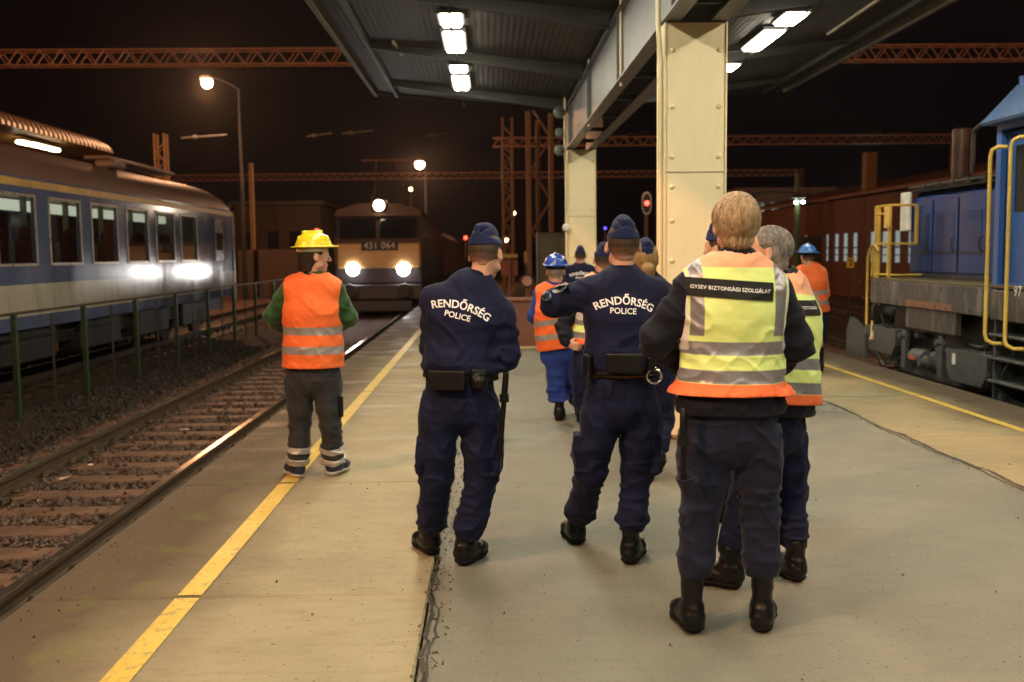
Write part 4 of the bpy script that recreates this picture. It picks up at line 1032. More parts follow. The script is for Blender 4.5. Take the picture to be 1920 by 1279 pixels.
for (w_a, w_b) in wps: b.box(XS2, XS2+.25, prev, w_a, wz0, wz1); prev = w_b
b.box(XS2, XS2+.25, prev, yb2, wz0, wz1)
kid(b, 'wall', M['shed'], sd)
for (w_a, w_b) in wps:
    b = MB(); b.box(XS2+.14, XS2+.16, w_a, w_b, wz0, wz1); w_o = kid(b, 'window', M['window_lit'], sd)
    b = MB(); zm = wz0+(wz1-wz0)*.46; b.box(XS2+.08, XS2+.13, w_a, w_b, zm, zm+.07); b.box(XS2+.08, XS2+.13, w_a, w_b, wz0+(wz1-wz0)*.22, wz0+(wz1-wz0)*.22+.04); kid(b, 'glazing_bar', M['shed'], w_o)
b = MB(); b.prism([(XS2-.35, zr0), (XS2+4.5, zr0+1.1), (XS2+9, zr0), (XS2+9, zr0+.12), (XS2+4.5, zr0+1.25), (XS2-.35, zr0+.14)], 'y', ya, yb2+.3); kid(b, 'roof', M['rust_steel'], sd)
for px in (1453, 1484, 1556, 1620):
    q = sx(px, 400); b = MB(); b.box(XS2-.03, XS2, q.y-.06, q.y+.06, GR, zr0-.01); kid(b, 'wall_batten', M['rust_steel'], sd)
b = MB(); q0, q1 = sx(1496, 480), sx(1540, 480); b.box(XS2-.05, XS2, min(q0.y, q1.y), max(q0.y, q1.y), GR, wz1-.05); kid(b, 'sliding_door', M['steel_dark'], sd)
# pinkish brick building behind
b = MB(); y = 82; xa, xb = at(1385, 380, y).x, at(1563, 380, y).x; zt_ = at(1480, 360, y).z
hb = empty('brick_building', ((xa+xb)/2, y, GR), 'plain pinkish building rising behind the brown shed roof', 'building')
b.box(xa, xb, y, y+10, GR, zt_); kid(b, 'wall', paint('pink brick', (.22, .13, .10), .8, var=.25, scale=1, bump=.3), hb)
b = MB(); b.box(xa-.3, xb+.3, y-.3, y+10.3, zt_, zt_+.35); kid(b, 'roof', M['rust_steel'], hb)
for k in range(4):
    b = MB(); x_ = xa+1.2+k*(xb-xa-2)/4; b.box(x_, x_+.9, y-.03, y-.002, zt_-2.2, zt_-.8); kid(b, 'window', M['glass_dark'], hb)
# lineside building and wall, left background
y = 75; xa, xb = at(440, 400, y).x, at(600, 400, y).x; zt_ = at(500, 385, y).z
lb = empty('goods_building', ((xa+xb)/2, y, GR), 'dim brown building far behind the yellow helmet', 'building')
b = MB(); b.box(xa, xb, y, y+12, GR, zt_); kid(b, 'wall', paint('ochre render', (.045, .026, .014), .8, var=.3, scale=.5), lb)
b = MB(); b.box(xa-.4, xb+.4, y-.4, y+12.4, zt_+.002, zt_+.3); kid(b, 'roof', M['steel_dark'], lb)
for k in range(4):
    b = MB(); x_ = xa+.8+k*1.6; b.box(x_, x_+.8, y-.03, y-.002, 1.4, 3.4); kid(b, 'window', M['glass_dark'], lb)
b = MB(); y = 52; xa, xb = at(446, 480, y).x, at(556, 480, y).x; b.box(xa, xb, y, y+.3, GR, at(500, 468, y).z, .02)
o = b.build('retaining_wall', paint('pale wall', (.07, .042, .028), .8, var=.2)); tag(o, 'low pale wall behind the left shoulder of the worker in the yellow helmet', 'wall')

# headlight beams (real lamps of the locomotive)
for px, py in ((662, 505), (757, 505)):
    p = at(px, py, LY); ld = bpy.data.lights.new('headlight_beam', 'SPOT'); ld.energy = 30; ld.color = (1, .93, .88); ld.spot_size = R(40); ld.spot_blend = .9; ld.shadow_soft_size = .12
    l = bpy.data.objects.new('headlight_beam', ld); COL.objects.link(l); l.parent = lo; l.location = (p.x-TX, -.15, p.z-GR); l.rotation_euler = (R(88), 0, R(180))
p = pp; ld = bpy.data.lights.new('top_lamp_beam', 'SPOT'); ld.energy = 14; ld.color = (1, .8, .6); ld.spot_size = R(90); ld.spot_blend = .9; ld.shadow_soft_size = .15
l = bpy.data.objects.new('top_lamp_beam', ld); COL.objects.link(l); l.parent = lo; l.location = (p.x-TX, -.1, p.z-GR); l.rotation_euler = (R(84), 0, R(180))
# ------------------------------------------------------------------ bodies and clothes: fields on a grid, turned into smooth surfaces
def V3(*a): return np.array(a, dtype=np.float64)
def nrm(v): v = np.asarray(v, float); return v/max(1e-9, np.linalg.norm(v))
_L = np.random.default_rng(5).uniform(-1, 1, (32, 32, 32)).astype(np.float32)
def vnoise(P):
    i = np.floor(P).astype(np.int32); f = (P-i).astype(np.float32); f = f*f*(3-2*f); i &= 31; j = (i+1) & 31
    a, b, c = i[..., 0], i[..., 1], i[..., 2]; A, B, C_ = j[..., 0], j[..., 1], j[..., 2]; x, y, z = f[..., 0], f[..., 1], f[..., 2]
    l = lambda p, q, t_: p+(q-p)*t_
    return l(l(l(_L[a, b, c], _L[A, b, c], x), l(_L[a, B, c], _L[A, B, c], x), y), l(l(_L[a, b, C_], _L[A, b, C_], x), l(_L[a, B, C_], _L[A, B, C_], x), y), z)
class Field:
    def __init__(s, lo, hi, h):
        s.h = h; s.lo = np.array(lo, float); s.n = np.maximum(4, np.ceil((np.array(hi)-s.lo)/h).astype(int)+1)
        s.F = np.full(s.n, .25, np.float32)
    def sub(s, lo, hi):
        a = np.clip(np.floor((np.array(lo)-s.lo)/s.h).astype(int), 0, s.n); b = np.clip(np.ceil((np.array(hi)-s.lo)/s.h).astype(int)+1, 0, s.n)
        if np.any(b-a < 2): return None, None
        ax = [s.lo[k]+s.h*np.arange(a[k], b[k]) for k in range(3)]
        G = np.stack(np.meshgrid(*ax, indexing='ij'), -1)
        return tuple(slice(a[k], b[k]) for k in range(3)), G
    def comb(s, sl, d, k, op='u'):
        A = s.F[sl]; d = d.astype(np.float32)
        if op == 'u':
            if k > 0: hh = np.clip(.5+.5*(A-d)/k, 0, 1); s.F[sl] = A+(d-A)*hh-k*hh*(1-hh)
            else: s.F[sl] = np.minimum(A, d)
        elif op == 's':                               # cut away
            if k > 0: hh = np.clip(.5-.5*(A+d)/k, 0, 1); s.F[sl] = A+(-d-A)*hh+k*hh*(1-hh)
            else: s.F[sl] = np.maximum(A, -d)
    def seg(s, p, q, ra, rb, right=(1, 0, 0), k=.03, op='u', ea=None, eb=None, e=2.0):
        """tapered limb; ra, rb = half width along `right`, ea, eb = half depth"""
        p, q = np.array(p, float), np.array(q, float); ea = ra if ea is None else ea; eb = rb if eb is None else eb
        m = max(ra, rb, ea, eb)+k+.03
        sl, G = s.sub(np.minimum(p, q)-m, np.maximum(p, q)+m)
        if sl is None: return
        d = q-p; L = max(1e-6, np.linalg.norm(d)); ax = d/L; r = np.array(right, float); r = nrm(r-ax*r.dot(ax)); f = np.cross(ax, r)
        W = G-p; t = W@ax; tc = np.clip(t, 0, L); u = tc/L
        A = ra+(rb-ra)*u; B = ea+(eb-ea)*u; Cc = np.minimum(A, B)
        x, y, z = W@r, W@f, t-tc
        if e == 2.0: k0 = np.sqrt((x/A)**2+(y/B)**2+(z/Cc)**2)
        else: k0 = (np.abs(x/A)**e+np.abs(y/B)**e+np.abs(z/Cc)**e)**(1/e)
        k1 = np.sqrt((x/A**2)**2+(y/B**2)**2+(z/Cc**2)**2)+1e-9
        D = k0*(k0-1)/k1
        D = np.where(k0 < .3, -Cc*.7, D)
        s.comb(sl, D, k, op)
    def chain(s, pts, rs, right=(1, 0, 0), k=.03, es=None, **kw):
        for i in range(len(pts)-1): s.seg(pts[i], pts[i+1], rs[i], rs[i+1], right, k, ea=(es[i] if es else None), eb=(es[i+1] if es else None), **kw)
    def ball(s, c, r, R_=None, k=.02, op='u'):
        """ellipsoid; r = (rx, ry, rz) in the frame R_ (rows = axes)"""
        c = np.array(c, float); r = np.array(r if hasattr(r, '__len__') else (r, r, r), float); m = r.max()+k+.02
        sl, G = s.sub(c-m, c+m)
        if sl is None: return
        W = G-c; W = W@np.array(R_).T if R_ is not None else W
        k0 = np.sqrt(((W/r)**2).sum(-1)); k1 = np.sqrt(((W/r**2)**2).sum(-1))+1e-9
        s.comb(sl, np.where(k0 < .25, -r.min()*.7, k0*(k0-1)/k1), k, op)
    def box(s, c, hs, R_=None, rd=.01, k=0, op='u'):
        c = np.array(c, float); hs = np.array(hs, float); m = np.linalg.norm(hs)+k+.03
        sl, G = s.sub(c-m, c+m)
        if sl is None: return
        W = G-c; W = W@np.array(R_).T if R_ is not None else W
        q = np.abs(W)-(hs-rd); s.comb(sl, np.sqrt((np.maximum(q, 0)**2).sum(-1))+np.minimum(q.max(-1), 0)-rd, k, op)
    def grid(s):
        ax = [s.lo[k]+s.h*np.arange(s.n[k]) for k in range(3)]; return np.stack(np.meshgrid(*ax, indexing='ij'), -1)
    def half(s, p, n, k=0.0):                          # keep the side of the plane that n points away from
        G = s.grid(); D = (G-np.array(p))@nrm(n); s.F = np.maximum(s.F, D.astype(np.float32))
    def displace(s, fn):
        near = np.abs(s.F) < .05; G = s.grid()[near]; s.F[near] += fn(G).astype(np.float32)
    def mesh(s, iters=1):
        F = s.F; n = s.n; F[0] = F[-1] = .1; F[:, 0] = F[:, -1] = .1; F[:, :, 0] = F[:, :, -1] = .1
        S = F < 0
        c = [S[i:n[0]-1+i, j:n[1]-1+j, k:n[2]-1+k] for i in (0, 1) for j in (0, 1) for k in (0, 1)]
        cnt = sum(x.astype(np.int8) for x in c); act = (cnt > 0) & (cnt < 8)
        idx = -np.ones(act.shape, np.int64); ids = np.argwhere(act); idx[act] = np.arange(len(ids))
        acc = np.zeros((len(ids), 3)); num = np.zeros(len(ids))
        off = [(0, 0, 0), (0, 0, 1), (0, 1, 0), (0, 1, 1), (1, 0, 0), (1, 0, 1), (1, 1, 0), (1, 1, 1)]
        vals = [F[ids[:, 0]+o[0], ids[:, 1]+o[1], ids[:, 2]+o[2]] for o in off]
        for a in range(8):
            for b in range(a+1, 8):
                if sum(abs(off[a][k]-off[b][k]) for k in range(3)) != 1: continue
                cr = (vals[a] < 0) != (vals[b] < 0); t = np.where(cr, vals[a]/(vals[a]-vals[b]+1e-12), 0)
                P = np.array(off[a])+t[:, None]*(np.array(off[b])-np.array(off[a])); acc += np.where(cr[:, None], P, 0); num += cr
        V = (ids+acc/np.maximum(num, 1)[:, None])*s.h+s.lo
        Q = []
        for ax in range(3):
            o1, o2 = [(1, 2), (2, 0), (0, 1)][ax]
            sl0 = [slice(1, n[k]-1) for k in range(3)]; sl1 = list(sl0); sl0[ax] = slice(0, n[ax]-1); sl1[ax] = slice(1, n[ax])
            a, b = S[tuple(sl0)], S[tuple(sl1)]
            E = np.argwhere(a != b); inside = a[E[:, 0], E[:, 1], E[:, 2]]
            E = E+np.array([0 if k == ax else 1 for k in range(3)])
            def I(d1, d2):
                q = E.copy(); q[:, o1] -= d1; q[:, o2] -= d2; return idx[q[:, 0], q[:, 1], q[:, 2]]
            q = np.stack([I(1, 1), I(0, 1), I(0, 0), I(1, 0)], 1); q[~inside] = q[~inside][:, ::-1]; Q.append(q)
        Q = np.concatenate(Q); Q = Q[(Q >= 0).all(1)]
        for _ in range(iters):                          # light smoothing
            A = np.zeros_like(V); C_ = np.zeros(len(V))
            for i in range(4):
                a, b = Q[:, i], Q[:, (i+1) % 4]; 
                for k in range(3): A[:, k] += np.bincount(a, V[b, k], len(V))+np.bincount(b, V[a, k], len(V))
                C_ += np.bincount(a, minlength=len(V))+np.bincount(b, minlength=len(V))
            V = V*.5+.5*A/np.maximum(C_, 1)[:, None]
        return V, Q
def fmesh(fld, name, mat_, par, iters=1, attrs=None, label=None):
    V, Q = fld.mesh(iters)
    me = np_mesh(name, V, Q, mat_, True)
    if attrs:
        for an, fn in attrs.items():
            at_ = me.attributes.new(an, 'FLOAT', 'POINT'); at_.data.foreach_set('value', np.asarray(fn(V), np.float32))
    o = link(name, me, par)
    if label: o['label'] = label
    return o

# ------------------------------------------------------------------ cloth and skin materials
def cloth(name, col, rough=.8, weave=700, crease=.5, sheen=.25, seams=None, spec=.25):
    t = NT(name); c = t.coord(); n = t.noise(c, 6, 4, .6); w_ = t.noise(c, weave, 2, .5)
    base = t.ramp(n, [(.3, tuple(x*.8 for x in col)), (.7, tuple(x*1.2 for x in col))])
    base = t.mix(.35, base, t.ramp(w_, [(.3, .55), (.7, 1.4)]), 'MULTIPLY')
    fold = t.noise(c, 15, 3, .5, sc=(1, 1, 1.6), dist=.8)
    if seams:                                            # stitched seams and flaps, placed by the garment's own coordinates
        def A(n_):
            x = t.n('ShaderNodeAttribute'); x.attribute_name = n_; return x.outputs['Fac']
        uu, vv, bk = A('uu'), A('vv'), t.math('LESS_THAN', A('bk'), .02); au = t.math('ABSOLUTE', uu)
        def line(x, p, w_=.0042): return t.math('LESS_THAN', t.math('ABSOLUTE', t.math('SUBTRACT', x, p)), w_)
        def rng_(x, a, b2): return t.math('MULTIPLY', t.math('GREATER_THAN', x, a), t.math('LESS_THAN', x, b2))
        mul = lambda a, b2: t.math('MULTIPLY', a, b2)
        if seams == 'jacket':
            m = t.math('ADD', mul(line(vv, .165), t.math('LESS_THAN', au, .19)), mul(line(vv, -.002), t.math('LESS_THAN', au, .165)), clamp=True)
            m = t.math('ADD', m, mul(line(t.math('ADD', au, t.math('MULTIPLY', vv, -.10)), .168), rng_(vv, -.16, .19)), clamp=True)
        else:
            m = t.math('ADD', mul(line(uu, 0.0), t.math('GREATER_THAN', vv, -.18)), mul(line(vv, .035, .003), t.math('GREATER_THAN', au, .03)), clamp=True)
        m = mul(m, bk)
        base = t.mix(t.math('MULTIPLY', m, .7), base, tuple(x*.25 for x in col))
        fold = t.math('SUBTRACT', fold, t.math('MULTIPLY', m, .8))
    t.set(Base_Color=base, Roughness=rough, Sheen_Weight=sheen, Sheen_Roughness=.5, Specular_IOR_Level=spec,
          Normal=t.bump(w_, .12, .001, t.bump(fold, crease, .012)))
    return t.m
M['navy'] = cloth('navy twill', (.0040, .0064, .034), sheen=.03, crease=.35, seams='jacket')
M['navy_tr'] = cloth('navy trousers twill', (.0034, .0062, .033), sheen=.03, crease=.4, seams='trousers')
M['navy_dark'] = cloth('dark navy wool', (.0042, .0048, .013), sheen=.05)
M['navy_slate'] = cloth('faded dark navy twill', (.0078, .0092, .028), sheen=.08, crease=.4, seams='trousers')
M['navy_cap'] = cloth('navy cap cloth', (.0075, .013, .062), sheen=.05, crease=.2)
M['grey_tr'] = cloth('charcoal work trousers', (.028, .029, .034), sheen=.1, crease=.4)
M['green'] = cloth('green sweater', (.018, .062, .014), sheen=.2, weave=300)
M['royal'] = cloth('royal blue work cloth', (.013, .042, .26), sheen=.1, crease=.4)
M['leather'] = paint('black boot leather', (.0045, .0045, .0045), .34, var=.3, scale=14, bump=.25, bscale=120, spec=.35)
M['sole'] = paint('black rubber sole', (.007, .007, .0065), .7, var=.2, bump=.3, spec=.2)
M['nylon'] = cloth('black belt nylon', (.0045, .0045, .005), .65, crease=.1, sheen=.02, spec=.25)
M['gear'] = paint('black polymer gear', (.005, .005, .0055), .42, bump=.1, spec=.3)
M['chrome'] = paint('worn chrome', (.62, .58, .48), .22, .9, bump=0)
def m_skin():
    t = NT('skin'); c = t.coord(); n = t.noise(c, 25, 4, .6)
    t.set(Base_Color=t.ramp(n, [(.3, (.52, .27, .18)), (.7, (.66, .38, .26))]), Roughness=.5, Subsurface_Weight=.12, Subsurface_Scale=.01,
          Normal=t.bump(t.noise(c, 220, 3), .12, .001)); return t.m
M['skin'] = m_skin()
def m_hair(name, a, b, fade=False):
    t = NT(name); c = t.coord(); n = t.noise(c, 70, 4, .65, sc=(1, 1, .22)); n2 = t.noise(c, 300, 2, .6, sc=(1, 1, .12))
    col = t.ramp(t.math('ADD', t.math('MULTIPLY', n, .6), t.math('MULTIPLY', n2, .4)), [(.35, a), (.65, b)])
    if fade:                                            # clipped short: scalp shows through towards the nape
        fa = t.n('ShaderNodeAttribute'); fa.attribute_name = 'fade'; st_ = t.noise(c, 900, 2, .6)
        col = t.mix(t.math('MULTIPLY', fa.outputs['Fac'], t.ramp(st_, [(.35, .45), (.6, .95)])), col, (.36, .20, .135))
    t.set(Base_Color=col, Roughness=.5, Specular_IOR_Level=.35,
          Normal=t.bump(n2, .6, .002, t.bump(n, .6, .006))); return t.m
M['hair_brown'] = m_hair('short brown hair', (.022, .014, .009), (.075, .047, .030), True)
M['hair_dark'] = m_hair('dark hair', (.018, .012, .010), (.05, .035, .026), True)
M['hair_blond'] = m_hair('ash blond hair', (.16, .10, .055), (.56, .42, .25))
M['hair_grey'] = m_hair('grey hair', (.10, .095, .09), (.36, .34, .32))
M['hair_fair'] = m_hair('fair brown hair', (.16, .09, .035), (.38, .25, .11))
M['eye'] = paint('eye white', (.7, .68, .64), .2, bump=0, var=.02)
M['iris'] = paint('iris', (.03, .035, .04), .1, bump=0)
def m_helmet(name, col):
    t = NT(name); c = t.coord(); t.set(Base_Color=t.ramp(t.noise(c, 8, 4), [(.35, tuple(x*.92 for x in col)), (.7, col)]), Roughness=.27, Normal=t.bump(t.noise(c, 40, 3), .08, .002), Coat_Weight=.2); return t.m
M['helmet_yellow'] = m_helmet('yellow helmet shell', (.78, .66, .02))
M['helmet_blue'] = m_helmet('blue helmet shell', (.025, .08, .42))
M['helmet_sky'] = m_helmet('sky blue helmet shell', (.03, .16, .50))

def vest_mat(name, kind):
    """hi-vis cloth: bands by the height (vv, metres above the hem) and side (uu, metres from the spine) of the garment"""
    t = NT(name); c = t.coord()
    def A(n_):
        x = t.n('ShaderNodeAttribute'); x.attribute_name = n_; return x.outputs['Fac']
    vv, uu, bk = A('vv'), t.math('ABSOLUTE', A('uu')), A('bk')
    def band(x, a, b): return t.math('MULTIPLY', t.math('GREATER_THAN', x, a), t.math('LESS_THAN', x, b))
    OR, YE, GY, WH = (.85, .150, .024), (.70, .83, .27), (.27, .26, .28), (.72, .69, .64)
    rough = .72
    n = t.noise(c, 5, 3, .6)
    if kind == 'orange':
        col = t.mix(t.ramp(n, [(.3, 0.0), (.7, 1.0)]), tuple(x*.93 for x in OR), OR)
        ref = t.math('ADD', band(vv, .10, .155), band(vv, .235, .29), clamp=True)
        col = t.mix(ref, col, (.36, .34, .34))
    else:                                                   # yellow body, orange yoke and hem, grey reflective bands and braces
        col = t.mix(t.math('GREATER_THAN', vv, .515), YE, (.90, .42, .24))
        col = t.mix(t.math('LESS_THAN', vv, .05), col, (.92, .17, .045))
        brace = t.math('MULTIPLY', band(t.math('ADD', uu, t.math('MULTIPLY', vv, -.02)), .135, .185), t.math('GREATER_THAN', vv, .24))
        ref = t.math('ADD', t.math('ADD', band(vv, .052, .105), band(vv, .165, .218)), brace, clamp=True)
        col = t.mix(ref, col, GY)
        col = t.mix(t.math('GREATER_THAN', A('rim'), .5), col, WH)
    w_ = t.noise(c, 500, 2); fold = t.noise(c, 11, 3, .5, dist=.7)
    t.set(Base_Color=col, Roughness=t.math('SUBTRACT', rough, t.math('MULTIPLY', ref, .36)), Metallic=t.math('MULTIPLY', ref, .35), Sheen_Weight=.1,
          Normal=t.bump(w_, .08, .001, t.bump(fold, .55, .014)))
    return t.m
M['vest_orange'] = vest_mat('orange hi-vis cloth', 'orange')
M['vest_yellow'] = vest_mat('yellow and orange hi-vis cloth', 'yellow')
M['label_black'] = cloth('black label cloth', (.010, .010, .010), .7, crease=.15, sheen=.05)
M['print_white'] = paint('white print', (.80, .80, .80), .6, bump=0, var=.02)
M['reflect'] = paint('grey reflective tape', (.50, .48, .46), .45, .3, var=.08, bump=.1)

# ------------------------------------------------------------------ person builder
def rotz(v, a): c, s_ = math.cos(a), math.sin(a); return V3(v[0]*c-v[1]*s_, v[0]*s_+v[1]*c, v[2])
def hand(F, wrist, d, palm_n, side, curl=.5, sc=1.0):
    """palm and five fingers; d = pointing direction, palm_n = out of the palm, side = +1 when the thumb is on d x palm_n's side"""
    d = nrm(d); pn = nrm(np.array(palm_n)-d*np.dot(palm_n, d)); w_ = np.cross(d, pn)*side
    c = np.array(wrist)+d*.045*sc
    F.seg(np.array(wrist)-d*.02, np.array(wrist)+d*.02, .027, .030, w_, .012, ea=.021, eb=.017)
    F.seg(np.array(wrist)+d*.02, np.array(wrist)+d*.075*sc, .034, .040, w_, .012, ea=.015, eb=.013)
    for i, (o_, ln) in enumerate(((.030, .070), (.011, .080), (-.009, .074), (-.028, .058))):
        p = np.array(wrist)+d*.082*sc+w_*o_; a = curl*(.7+.12*i); q = p
        for j, fr in enumerate((.42, .32, .26)):
            a_ = a*(j+.6); dd = d*math.cos(a_)+pn*math.sin(a_)
            q2 = q+dd*ln*fr*sc; F.seg(q, q2, .0090-.0008*j, .0084-.0008*j, w_, .004); q = q2
    p = np.array(wrist)+d*.025*sc+w_*.026; q = p+(w_*.8+d*.75+pn*.3)*.032; r = q+(w_*.35+d*.85+pn*.45)*.028
    F.seg(p, q, .0125, .0105, d, .01); F.seg(q, r, .0102, .0085, d, .006)

def build_head(F, H):
    """H: head frame (c, r, f, u) centre at mid height; adds skull, face, ears, neck to field F"""
    c, r, f, u = H['c'], H['r'], H['f'], H['u']; B = np.stack([r, f, u])
    P = lambda x, y, z: c+r*x+f*y+u*z
    F.ball(P(0, -.012, .030), (.075, .095, .088), B, .02)
    F.seg(P(0, .03, .0), P(0, .045, -.075), .062, .040, r, .03, ea=.055, eb=.040)
    F.ball(P(0, .072, -.095), (.022, .016, .016), B, .02)       # chin
    F.seg(P(-.03, .083, .030), P(.03, .083, .030), .012, .012, f, .02)   # brow
    for s_ in (-1, 1):
        F.ball(P(s_*.034, .062, -.018), (.022, .022, .020), B, .02)      # cheek
        F.ball(P(s_*.031, .098, .010), (.014, .014, .011), B, .010, 's')  # eye socket
        F.ball(P(s_*.031, .083, .009), (.0125, .0125, .0115), B, .003)
        F.ball(P(s_*.055, .025, -.060), (.014, .03, .022), B, .02)
    F.chain([P(0, .092, .020), P(0, .105, -.005), P(0, .115, -.020)], [.008, .0095, .012], r, .008)
    F.ball(P(0, .104, -.026), (.016, .010, .008), B, .006)
    F.ball(P(0, .090, -.052), (.022, .010, .006), B, .006); F.ball(P(0, .088, -.064), (.019, .010, .007), B, .006)
    F.seg(P(-.018, .102, -.058), P(.018, .102, -.058), .002, .002, f, .002, 's')
    for s_ in (-1, 1):
        e = P(s_*.083, -.012, -.004); tilt = nrm(u*.96-f*.25)
        out = nrm(r*s_+f*-.45); B2 = np.stack([out, nrm(np.cross(tilt, out)), tilt])
        F.ball(e, (.009, .020, .033), B2, .006); F.ball(e+out*.008+tilt*.004, (.006, .010, .016), B2, .004, 's')
        F.ball(e-tilt*.024, (.006, .010, .009), B2, .006)
def head_frame(c, yaw, pitch=0.0, roll=0.0):
    """yaw 0 = looks along +Y (away from the viewer), positive turns to the left"""
    f = V3(-math.sin(yaw)*math.cos(pitch), math.cos(yaw)*math.cos(pitch), math.sin(pitch)); r = V3(math.cos(yaw), math.sin(yaw), 0); u = np.cross(r, f)
    r2 = r*math.cos(roll)+u*math.sin(roll); u2 = u*math.cos(roll)-r*math.sin(roll)
    return dict(c=np.array(c, float), r=r2, f=f, u=u2)

def strands(name, H, mat_, par, n, ln, seed, region, rad=.0011, droop=.4, lift=.006):
    """short tapering locks of hair rooted on the skull and lying along it"""
    rr = np.random.default_rng(seed); c, r, f, u = H['c'], H['r'], H['f'], H['u']; B = np.stack([r, f, u]); b = MB()
    cr = V3(0, -.045, .075); k = 0; tries = 0
    while k < n and tries < n*20:
        tries += 1
        v = rr.normal(size=3); v /= np.linalg.norm(v)
        if not region(v) or (abs(v[0]) > .72 and v[2] < .16 and v[1] > -.50): continue
        R0 = V3(.080+lift, .100+lift, .092+lift); p = v*R0+V3(0, -.012, .030)
        d = p-cr; d -= v*np.dot(d, v); d = nrm(d+rr.normal(size=3)*.006); pts = []
        L = ln*rr.uniform(.6, 1.15)
        for j in range(4):
            q = p+d*L*j/3; w_ = q-V3(0, -.012, .030); s_ = np.linalg.norm(w_/R0); q = V3(0, -.012, .030)+w_/s_*(1+.035*math.sin(j/3*3.1)+rr.uniform(0, .02))
            q = q-V3(0, 0, droop*L*(j/3)**2*.3); pts.append(c+q@B)
        b.tube(pts, [rad*1.6, rad*2.0, rad*1.5, rad*.3], 4, caps=False, smooth=True); k += 1
    return b.build(name, mat_, par)

